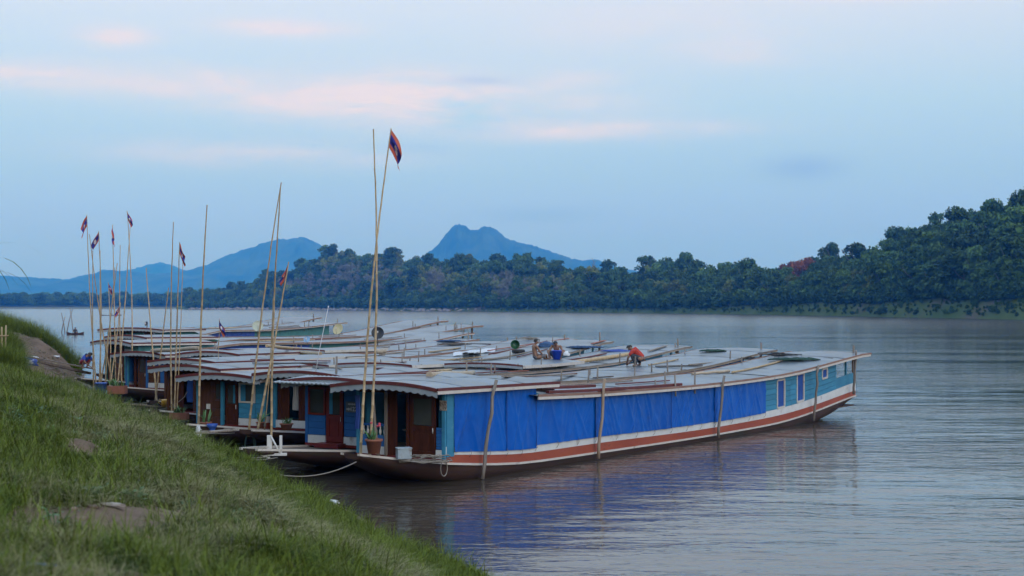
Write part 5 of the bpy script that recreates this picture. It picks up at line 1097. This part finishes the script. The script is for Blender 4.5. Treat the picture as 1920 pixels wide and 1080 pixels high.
# bamboo fence at the left edge
e = empty('bamboo_fence', gp_(-21.2, 57.4)); g = random.Random(3)
for k in range(17):
    x = -.95 + k * .105; m = MB(); m.tube([(x, g.uniform(-.05, .05), -.4), (x + g.uniform(-.06, .06), 0, 1.55 + g.uniform(-.35, .3))], [.035, .028], 6); m.build('stake', BAMB, e)
for z in (.4, 1.15): m = MB(); m.tube([(-1.1, -.06, z), (.9, -.06, z + .08)], .03, 6); m.build('rail', BAMB, e)
tag(e, 'short brown bamboo stake fence at the left edge', 'fence')
# ================================================================ people
SKIN = mat('skin', (.22, .115, .07), (.27, .145, .09), rough=.55, scale=6); HAIR = mat('black_hair', (.008, .007, .006), (.014, .012, .01), rough=.55, scale=20)
def skinned(name, J, E, m_, parent, root, sub=2):
    """continuous surface grown round a skeleton: J name -> (pos, radius), E edges"""
    names = list(J); me = bpy.data.meshes.new(name); me.from_pydata([J[k][0] for k in names], [(names.index(a), names.index(b)) for a, b in E], []); o = link_mesh(name, me, parent)
    sk = o.modifiers.new('skin', 'SKIN'); sk.use_smooth_shade = True; sk.branch_smoothing = .3
    for k, v in zip(names, me.skin_vertices[0].data):
        r_ = J[k][1]; v.radius = (r_, r_) if not isinstance(r_, tuple) else r_; v.use_root = (k == root)
    s = o.modifiers.new('sub', 'SUBSURF'); s.levels = sub; s.render_levels = sub
    bpy.context.view_layer.update(); ev = o.evaluated_get(bpy.context.evaluated_depsgraph_get()); nm = bpy.data.meshes.new_from_object(ev); bpy.data.objects.remove(o); nm.materials.clear(); nm.materials.append(m_)
    for p_ in nm.polygons: p_.use_smooth = True
    return link_mesh(name, nm, parent)
def person(loc, rz, pose, label, shirt=None, pants=None, scale=1.0, long=False):
    """pose: joint name -> local position in metres (x forward, y left)"""
    e = empty('person', loc, rz); e.scale = (scale,) * 3; p = {k: Vector(v) for k, v in pose.items()}
    J = {'pelvis': (p['pelvis'], .125), 'waist': (p['pelvis'].lerp(p['chest'], .45), .115), 'chest': (p['chest'], .135), 'collar': (p['chest'].lerp(p['neck'], .6), .09), 'neck': (p['neck'], .052)}
    hd = p['head'] - p['neck']; J['jaw'] = (p['neck'] + hd * .45 + Vector(pose['face']) * .02, .068); J['head'] = (p['head'], .09); J['crown'] = (p['head'] + hd.normalized() * .08, .07)
    E = [('pelvis', 'waist'), ('waist', 'chest'), ('chest', 'collar'), ('collar', 'neck'), ('neck', 'jaw'), ('jaw', 'head'), ('head', 'crown')]
    for s in 'lr':
        J['sh' + s] = (p['sh' + s], .062); J['el' + s] = (p['el' + s], .043); J['wr' + s] = (p['wr' + s], .03); J['hip' + s] = (p['hip' + s], .095); J['kn' + s] = (p['kn' + s], .06); J['an' + s] = (p['an' + s], .038); J['toe' + s] = (p['toe' + s], .03)
        J['ua' + s] = (p['sh' + s].lerp(p['el' + s], .4), .053); J['th' + s] = (p['hip' + s].lerp(p['kn' + s], .5), .082); J['ca' + s] = (p['kn' + s].lerp(p['an' + s], .35), .056)
        fd = (p['wr' + s] - p['el' + s]).normalized(); J['pa' + s] = (p['wr' + s] + fd * .07, .032)
        E += [('collar', 'sh' + s), ('sh' + s, 'ua' + s), ('ua' + s, 'el' + s), ('el' + s, 'wr' + s), ('wr' + s, 'pa' + s), ('pelvis', 'hip' + s), ('hip' + s, 'th' + s), ('th' + s, 'kn' + s), ('kn' + s, 'ca' + s), ('ca' + s, 'an' + s), ('an' + s, 'toe' + s)]
        sd_ = fd.cross(Vector((0, 0, 1))); sd_ = sd_.normalized() if sd_.length > .05 else Vector((0, 1, 0)); dn = Vector((0, 0, -1))
        for k, (o_, L) in enumerate(((-.028, .07), (-.01, .085), (.01, .08), (.028, .062))):
            b0 = p['wr' + s] + fd * .08 + sd_ * o_; m1 = b0 + fd * L * .55; m2 = m1 + (fd * .7 + dn * .5).normalized() * L * .5
            J['f%d%s' % (k, s)] = (m1, .0095); J['g%d%s' % (k, s)] = (m2, .008); E += [('pa' + s, 'f%d%s' % (k, s)), ('f%d%s' % (k, s), 'g%d%s' % (k, s))]
        tb = p['wr' + s] + fd * .035 + sd_ * -.045; J['t' + s] = (tb, .012); J['u' + s] = (tb + fd * .045 + sd_ * -.015, .009); E += [('wr' + s, 't' + s), ('t' + s, 'u' + s)]
    skinned('body', J, E, SKIN, e, 'pelvis')
    f = Vector(pose['face']).normalized(); up = hd.normalized(); sdv = up.cross(f).normalized(); hc = p['head'] + up * .03
    # face: nose, eyes, ears
    m = MB(); m.tube([hc + f * .075 + up * .0, hc + f * .105 - up * .035, hc + f * .085 - up * .045], [.010, .016, .012], 6)
    for q in (-1, 1): m.lathe([(.001, -.012), (.02, -.008), (.026, .0), (.018, .01), (.001, .008)], 8, c=hc + sdv * q * .088 - up * .01, M=Matrix.Rotation(R(90), 3, 'X'))
    m.build('face', SKIN, e)
    m = MB()
    for q in (-1, 1): m.lathe([(.001, -.008), (.009, -.004), (.009, .004), (.001, .008)], 8, c=hc + f * .082 + sdv * q * .032 + up * .005)
    m.box(hc + f * .083 - up * .062, (.012, .035, .008)); m.build('eyes_and_mouth', mat('dark_features', (.05, .022, .018), rough=.5), e)
    bm = bmesh.new(); bmesh.ops.create_icosphere(bm, subdivisions=3, radius=1); RM = Matrix((f, sdv, up)).transposed()
    for v in list(bm.verts):
        if v.co.x > .35 and v.co.z < .35 or v.co.z < -.45: bm.verts.remove(v)
    for v in bm.verts: k = 1 + .05 * mnoise.noise(v.co * 5); v.co = RM @ Vector((v.co.x * .108 * k - .012, v.co.y * .098 * k, v.co.z * .112 * k + .01)) + hc
    me = bpy.data.meshes.new('hair'); bm.to_mesh(me); bm.free(); me.materials.append(HAIR)
    for q in me.polygons: q.use_smooth = True
    link_mesh('hair', me, e)
    if shirt:
        S = {'hem': (p['pelvis'].lerp(p['chest'], .05), .145), 'waist': (J['waist'][0], .142), 'chest': (J['chest'][0], .160), 'collar': (J['collar'][0], .10), 'ne': (p['neck'].lerp(J['collar'][0], .4), .068)}; Es = [('hem', 'waist'), ('waist', 'chest'), ('chest', 'collar'), ('collar', 'ne')]
        for s in 'lr': S['sh' + s] = (p['sh' + s], .083); S['sl' + s] = (p['sh' + s].lerp(p['el' + s], .75), .074); Es += [('collar', 'sh' + s), ('sh' + s, 'sl' + s)]
        skinned('shirt', S, Es, shirt, e, 'chest')
    if pants:
        S = {'pelvis': (p['pelvis'] - Vector((0, 0, .0)), .146), 'wst': (p['pelvis'].lerp(p['chest'], .22), .128)}; Es = [('pelvis', 'wst')]
        for s in 'lr':
            S['hip' + s] = (p['hip' + s], .112); S['th' + s] = (J['th' + s][0], .103); S['cu' + s] = (p['hip' + s].lerp(p['kn' + s], .98), .088); Es += [('pelvis', 'hip' + s), ('hip' + s, 'th' + s), ('th' + s, 'cu' + s)]
            if long: S['sn' + s] = (p['kn' + s].lerp(p['an' + s], .5), .075); S['an' + s] = (p['kn' + s].lerp(p['an' + s], .95), .06); Es += [('cu' + s, 'sn' + s), ('sn' + s, 'an' + s)]
        skinned('trousers', S, Es, pants, e, 'pelvis')
    tag(e, label, 'person'); return e
SIT = dict(pelvis=(0, 0, .12), chest=(-.02, 0, .47), neck=(.02, 0, .66), head=(.05, 0, .76), face=(1, 0, -.15), shl=(-.01, .18, .585), shr=(-.01, -.18, .585), ell=(.06, .25, .32), elr=(.14, -.24, .33), wrl=(.26, .17, .22), wrr=(.34, -.12, .2), hipl=(.05, .10, .11), hipr=(.05, -.10, .11), knl=(.42, .24, .16), knr=(.44, -.18, .2), anl=(.42, -.06, .06), anr=(.60, .08, .06), toel=(.52, -.16, .04), toer=(.72, .16, .04))
LEAN = dict(pelvis=(-.1, 0, .14), chest=(.06, 0, .46), neck=(.17, 0, .62), head=(.25, 0, .68), face=(.8, 0, -.6), shl=(.08, .19, .57), shr=(.08, -.19, .57), ell=(.24, .3, .33), elr=(.24, -.3, .33), wrl=(.38, .26, .1), wrr=(.38, -.26, .1), hipl=(-.05, .11, .13), hipr=(-.05, -.11, .13), knl=(.15, .36, .40), knr=(.15, -.36, .40), anl=(.34, .2, .06), anr=(.34, -.2, .06), toel=(.48, .24, .04), toer=(.48, -.24, .04))
SQUAT = dict(pelvis=(-.12, 0, .26), chest=(.14, 0, .50), neck=(.31, 0, .62), head=(.40, 0, .66), face=(.7, 0, -.7), shl=(.20, .18, .57), shr=(.20, -.18, .57), ell=(.36, .28, .32), elr=(.34, -.28, .32), wrl=(.46, .12, .14), wrr=(.46, -.1, .14), hipl=(-.1, .11, .26), hipr=(-.1, -.11, .26), knl=(.26, .22, .42), knr=(.26, -.22, .42), anl=(.06, .16, .06), anr=(.06, -.16, .06), toel=(.22, .2, .03), toer=(.22, -.2, .03))
CREAM_S = mat('grey_shorts', (.12, .12, .13), (.16, .16, .17), rough=.9, scale=8); DKP = mat('dark_grey_trousers', (.03, .035, .045), (.05, .055, .07), rough=.9, scale=8); REDS = mat('red_shirt', (.36, .03, .022), (.44, .05, .035), rough=.85, scale=6); BLS = mat('blue_shirt', (.02, .055, .34), (.035, .09, .42), rough=.85, scale=6); RSH = mat('dark_red_shorts', (.2, .02, .03), (.25, .03, .04), rough=.9, scale=6)
def roof_at(px, py):
    a, _ = hit(px, py); return a
a = roof_at(1003, 674); person((a.x, a.y, a.z - .02), R(25), SIT, 'shirtless person in grey shorts sitting upright on the roof', None, CREAM_S, 1.0)
a2 = roof_at(1044, 672); a2 = Vector((pt(1044, 672, a.y + .4).x, a.y + .4, a.z)); person((a2.x, a2.y, a.z - .02), R(255), LEAN, 'shirtless person bending forward over a blue bucket on the roof', None, NETB, 1.0)
q = a2 + Vector((-.02, -.48, 0)); m = MB(); m.lathe([(.001, 0), (.15, 0), (.21, .36), (.225, .36), (.225, .39), (.19, .38), (.13, .03), (.001, .02)], 20); tag(m.build('bucket', mat('bright_blue_plastic', (.015, .06, .5), (.025, .09, .58), rough=.35), loc=(q.x, q.y, a.z + .0)), 'bright blue bucket in front of the bending shirtless person', 'bucket')
a3 = roof_at(1198, 686); person((a3.x + .05, a3.y, a3.z - .02), R(150), SQUAT, 'person in red shirt and dark trousers squatting on the roof', REDS, DKP, 1.1, True)
a4 = pt(156, 691, 75); person((a4.x, a4.y, a4.z), R(-25), SQUAT, 'person in blue shirt and red shorts crouching on the plank walkway', BLS, RSH, 1.12)
# fishermen out on the river, in dugouts
def canoe(px, py, Y, rz, label, plabel, sc=1.0, L=4.0):
    a = pt(px, py, Y); a.z = 0; e = empty('canoe', a, rz); P = []
    for k in range(13):
        s = k / 12; x = (s - .5) * L; w_ = .34 * math.sin(math.pi * min(max(s, .02), .98)) ** .6; zt = .22 + .25 * abs(2 * s - 1) ** 2.5; P.append([(x, -w_, zt), (x, -w_ * .7, .02), (x, 0, -.08), (x, w_ * .7, .02), (x, w_, zt), (x, w_ * .85, zt - .01), (x, 0, .05), (x, -w_ * .85, zt - .01), (x, -w_, zt)])
    m = MB(); m.grid(P); m.build('hull', HULL, e)
    m = MB(); m.box((-.3, 0, .16), (.25, .5, .03)); m.build('seat', PLANKW, e); tag(e, label, 'boat')
    person(a + Vector((0, 0, .14)), rz + 1.2, SIT, plabel, DKP, DKP, sc, True)
canoe(141, 627, 222, .3, 'tiny dark dugout behind the grassy knoll', 'dark clad person sitting in the dugout behind the knoll', 1.1, 2.6); canoe(208, 592, 620, .05, 'distant thin dugout seen between the far flagpoles', 'tiny dark figure in the distant dugout', 1.4, 9)
# ================================================================ grass on the bank
GRS = mat('grass_green', (.072, .108, .010), (.125, .16, .02), rough=.7, scale=1.2, spec=.12, obj_var=.4, c3=(.15, .165, .05), s3=.8, lo3=.55, hi3=.75)
GRD = mat('grass_dark', (.035, .07, .012), (.07, .11, .02), rough=.7, scale=1.2, spec=.12, obj_var=.4)
STR = mat('dry_straw', (.19, .18, .08), (.30, .28, .145), rough=.8, scale=2, spec=.1, obj_var=.3)
WEED = mat('weed_leaf', (.05, .11, .035), (.08, .15, .05), rough=.55, scale=3, spec=.3, obj_var=.3)
def tuft(name, n, h, spread, wd, bend, m_, seed, flat=0.0):
    g = random.Random(seed); b = MB()
    for i in range(n):
        a = g.uniform(0, 6.28); r0 = spread * math.sqrt(g.random()); o = Vector((math.cos(a) * r0, math.sin(a) * r0, -.03)); a2 = g.uniform(0, 6.28); d = Vector((math.cos(a2), math.sin(a2), 0)); L = h * g.uniform(.45, 1.15); bd = bend * g.uniform(.3, 1.3)
        s_ = Vector((-d.y, d.x, 0)); c_ = o.copy(); ang = R(90) - g.uniform(0, .35) - flat * g.uniform(.6, 1.15); K = 4; row = []
        tw = g.uniform(-.4, .4)
        for k in range(K + 1):
            s = k / K; w_ = wd * (1 - s) ** .7 * g.uniform(.85, 1.15) if k < K else wd * .06
            sv_ = s_ * math.cos(tw) + Vector((0, 0, 1)) * math.sin(tw) * .5
            row.append([c_ - sv_ * w_ / 2, c_ + sv_ * w_ / 2]); ang -= bd / K; st = L / K; c_ = c_ + d * (st * math.cos(ang)) + Vector((0, 0, st * math.sin(ang)))
            if c_.z < .015: c_.z = .015 + g.uniform(0, .03)
        b.grid(row)
    return b.mesh(name, m_)
def weed(name, n, h, seed, m_):
    g = random.Random(seed); b = MB()
    for i in range(n):
        a = g.uniform(0, 6.28); d = Vector((math.cos(a), math.sin(a), 0)); s_ = Vector((-d.y, d.x, 0)); z = g.uniform(.1, 1) * h; r0 = g.uniform(.02, .16); L = g.uniform(.03, .07); c_ = d * r0 + Vector((0, 0, z)); up = Vector((0, 0, g.uniform(-.3, .4)))
        b.add([c_, c_ + (d + up) * L * .5 + s_ * L * .35, c_ + (d + up) * L, c_ + (d + up) * L * .5 - s_ * L * .35], [(0, 1, 2, 3)])
    for i in range(5): a = g.uniform(0, 6.28); b.tube([(0, 0, -.05), (math.cos(a) * .1, math.sin(a) * .1, h * .9)], .004, 4)
    return b.mesh(name, m_)
TU = [tuft('tuft', 44, .16, .17, .008, .9, GRS, 1), tuft('tuft', 36, .22, .15, .010, 1.3, GRS, 2), tuft('tuft', 44, .14, .18, .008, 1.1, GRD, 3), tuft('tuft', 20, .42, .10, .013, 1.9, GRS, 4), tuft('tuft', 36, .2, .16, .010, 1.3, GRD, 5),
      tuft('straw', 30, .46, .2, .009, 1.2, STR, 6, 1.1), tuft('straw', 24, .55, .16, .006, 1.0, STR, 7, 1.25), tuft('straw', 16, .4, .1, .006, 1.3, STR, 8, .3), weed('weed', 40, .12, 9, WEED), weed('weed', 46, .16, 10, WEED),
      tuft('tall', 60, .95, .3, .016, 1.3, GRS, 11), tuft('tall', 60, .85, .3, .016, 1.1, GRD, 12), tuft('tall', 46, 1.25, .25, .018, 1.6, GRS, 13)]
gg = np.random.default_rng(12)
def region(n, y0, y1, pmin, pmax, umin, umax):
    y = gg.uniform(y0, y1, n); x = (gg.uniform(pmin, pmax, n) - 960) / F * y; u = shore_x(y) - x; k = (u > umin) & (u < umax); return x[k], y[k]
XS, YS, SCL, IDX = [], [], [], []
def add(x, y, sc_, idx): XS.append(x); YS.append(y); SCL.append(sc_); IDX.append(idx)
def pick(x, y):
    n = len(x); dry = fbm(x * .33, y * .22, 3, 61) + .55 * np.exp(-((x + 4.6 + (y - 22) * .14) / 1.9) ** 2 - ((y - 22) / 6) ** 2) ; wd_ = fbm(x * .5, y * .5, 2, 71); fresh = np.exp(-((shore_x(y) - x - 1.2) / 2.1) ** 2) * (y < 36)
    r = gg.random(n); i = np.where(r < .30, 0, np.where(r < .5, 1, np.where(r < .64, 2, np.where(r < .78, 3, 4))))
    i = np.where((dry > .16) & (gg.random(n) < .55) & (fresh < .5), gg.choice([5, 6, 7, 7], n), i); i = np.where((gg.random(n) < .10) & (fresh < .5), gg.choice([5, 7], n), i)
    i = np.where((wd_ > .2) & (gg.random(n) < .04), gg.choice([8, 9], n), i); i = np.where((fresh > .5) & (gg.random(n) < .88), gg.choice([0, 1, 1, 3], n), i)
    return i
for (n, y0, y1, s0, s1) in ((5200, 7, 13, .75, 1.15), (9500, 13, 22, .8, 1.2), (9500, 22, 33, .85, 1.3), (7500, 33, 46, 1.0, 1.5), (4200, 46, 62, 1.1, 1.7)):
    x, y = region(n, y0, y1, -130, 1010, .5, 30); mm2 = mud_mask(x, y); k = gg.random(len(x)) > mm2 * 1.08; x, y = x[k], y[k]; add(x, y, gg.uniform(s0, s1, len(x)), pick(x, y))
# heaps of cut, drying stalks and scattered rank tufts
x, y = region(2600, 11, 34, 150, 800, 1.6, 8); k = (fbm(x * .45, y * .3, 2, 61) + .5 * np.exp(-((x + 4.3 + (y - 22) * .14) / 1.7) ** 2 - ((y - 21) / 6) ** 2)) > .34; add(x[k], y[k], gg.uniform(1.1, 1.9, k.sum()), gg.choice([5, 6], k.sum()))
x, y = region(700, 8, 46, -100, 900, .8, 12); k = fbm(x * .8, y * .8, 2, 33) > .05; add(x[k], y[k], gg.uniform(.28, .5, k.sum()), gg.choice([10, 11, 12], k.sum()))
# tall fringe along the crest towards the boats, and on the knolls behind
x, y = region(1500, 34, 58, -100, 1000, 1.0, 3.2); add(x, y, gg.uniform(.35, .65, len(x)), gg.choice([10, 11, 7, 3], len(x)))
x, y = region(9000, 90, 122, -120, 190, .15, 26); k = gg.random(len(x)) < .9; add(x[k], y[k], gg.uniform(.8, 1.3, k.sum()), gg.choice([10, 11, 12], k.sum()))
x, y = region(5500, 52, 72, -120, 32, 3.9, 30); k = gg.random(len(x)) > .1; add(x[k], y[k], gg.uniform(.6, 1.1, k.sum()), gg.choice([10, 11, 12], k.sum()))
x, y = region(500, 58, 90, -100, 200, .3, 5); add(x, y, gg.uniform(.5, 1.0, len(x)), gg.choice([2, 7, 8, 5], len(x)))
XS, YS, SCL, IDX = map(np.concatenate, (XS, YS, SCL, IDX)); ZS = bank_z(XS, YS)
tag(scatter('grass', np.stack([XS, YS, ZS], -1), gg.uniform(0, 6.28, len(XS)), SCL, IDX, TU, tilt=gg.normal(0, .12, len(XS))), 'green and straw coloured grass covering the river bank', None, kind='stuff')
# drift sticks and debris on the mud
SM = []
for i in range(5):
    g = random.Random(i + 80); b = MB(); L = g.uniform(.5, 1.6); b.tube([(-L / 2, 0, .03), (0, g.uniform(-.1, .1), .05), (L / 2, 0, .03)], [.025, .03, .015], 5); SM.append(b.mesh('stick', GREYW))
for i in range(3):
    me = blobmesh(90 + i, .16, .12, .09, 2, .5); me.materials.append(mat('mud_clod', (.13, .085, .06), (.21, .15, .11), rough=.95, scale=6, obj_var=.3)); SM.append(me)
x, y = region(1500, 50, 92, 20, 420, -.5, 4.6); i = np.where(gg.random(len(x)) < .35, gg.integers(0, 5, len(x)), gg.integers(5, 8, len(x))); z = np.maximum(bank_z(x, y), .0)
tag(scatter('drift_debris', np.stack([x, y, z], -1), gg.uniform(0, 3.14, len(x)), gg.uniform(.35, .9, len(x)), i, SM), 'drift sticks and clods littering the muddy landing', None, kind='stuff')
x, y = region(700, 8, 36, -60, 1000, .1, 9); k = (mud_mask(x, y) > .3) | (gg.random(len(x)) < .12); x, y = x[k], y[k]
tag(scatter('earth_clods', np.stack([x, y, bank_z(x, y)], -1), gg.uniform(0, 6, len(x)), gg.uniform(.15, .5, len(x)), gg.integers(0, 3, len(x)), SM[5:]), 'small clods of earth on the bare patches', None, kind='stuff')
# reeds leaning in at the left edge
e = empty('reed_clump', (-8.9, 22.5, ground(-8.9, 22.5))); g = random.Random(5); m = MB(); ms = MB()
for i in range(16):
    a = g.uniform(-.9, .9); L = g.uniform(1.0, 1.6); h0 = g.uniform(1.5, 2.3); d = Vector((math.cos(a), math.sin(a) * .7, 0)); s_ = Vector((0, 0, 1)).cross(d).normalized(); base = Vector((g.uniform(-.3, .2), g.uniform(-.4, .4), 0)); row = []
    ms.tube([base + Vector((0, 0, -.1)), base + Vector((.05, 0, h0))], [.012, .008], 5); c_ = base + Vector((.05, 0, h0)); ang = R(62) + g.uniform(-.3, .2)
    for k in range(9):
        s = k / 8; w_ = .022 * (1 - s) ** .6 + .001; row.append([c_ - s_ * w_, c_ + s_ * w_]); ang -= .25; c_ = c_ + d * (L / 8 * math.cos(ang)) + Vector((0, 0, L / 8 * math.sin(ang)))
    m.grid(row)
m.build('leaves', GRD, e); ms.build('stems', GRD, e); tag(e, 'tall reeds leaning in from the left edge above the bank', 'reeds')

# unseen trees added behind and left of the camera to shade the boat fronts
x = np.concatenate([gg.uniform(-66, -26, 46), gg.uniform(-40, -6, 18)]); y = np.concatenate([gg.uniform(-8, 44, 46), gg.uniform(-34, -16, 18)]); k = ((x < -.36 * y - 13) | (y < -10)) & (shore_x(y) - x > 4); x, y = x[k], y[k]
tag(scatter('unseen_shade_trees', np.stack([x, y, bank_z(x, y) - .3], -1), gg.uniform(0, 6.28, len(x)), gg.uniform(.9, 1.25, len(x)), gg.integers(0, 4, len(x)), [CROWN[1][0], CROWN[1][1], CROWN[1][2], CROWN[1][4]]), 'unseen leafy trees added on the near bank to shade the boats', None, kind='stuff')
tag(scatter('unseen_shade_trunks', np.stack([x, y, bank_z(x, y) - .3], -1), gg.uniform(0, 6.28, len(x)), np.ones(len(x)), np.zeros(len(x), int), [TRUNK[0]]), 'trunks of the unseen shade trees added on the near bank', None, kind='stuff')
# ---------------------------------------------------------------- haze
hz = MB(); hz.box((0, 5300, 240), (15000, 11200, 487))
hm = bpy.data.materials.new('haze_air'); hm.use_nodes = True; hn = hm.node_tree.nodes; hn.clear()
ho = hn.new('ShaderNodeOutputMaterial'); hv = hn.new('ShaderNodeVolumePrincipled'); hv.inputs['Color'].default_value = (.04, .31, 1, 1); hv.inputs['Density'].default_value = .00018
hv.inputs['Absorption Color'].default_value = (1, 1, 1, 1)
hv.inputs['Anisotropy'].default_value = 0
hm.node_tree.links.new(hv.outputs[0], ho.inputs['Volume'])
tag(hz.build('haze', hm), 'pale blue evening haze over the river valley', None, kind='stuff')
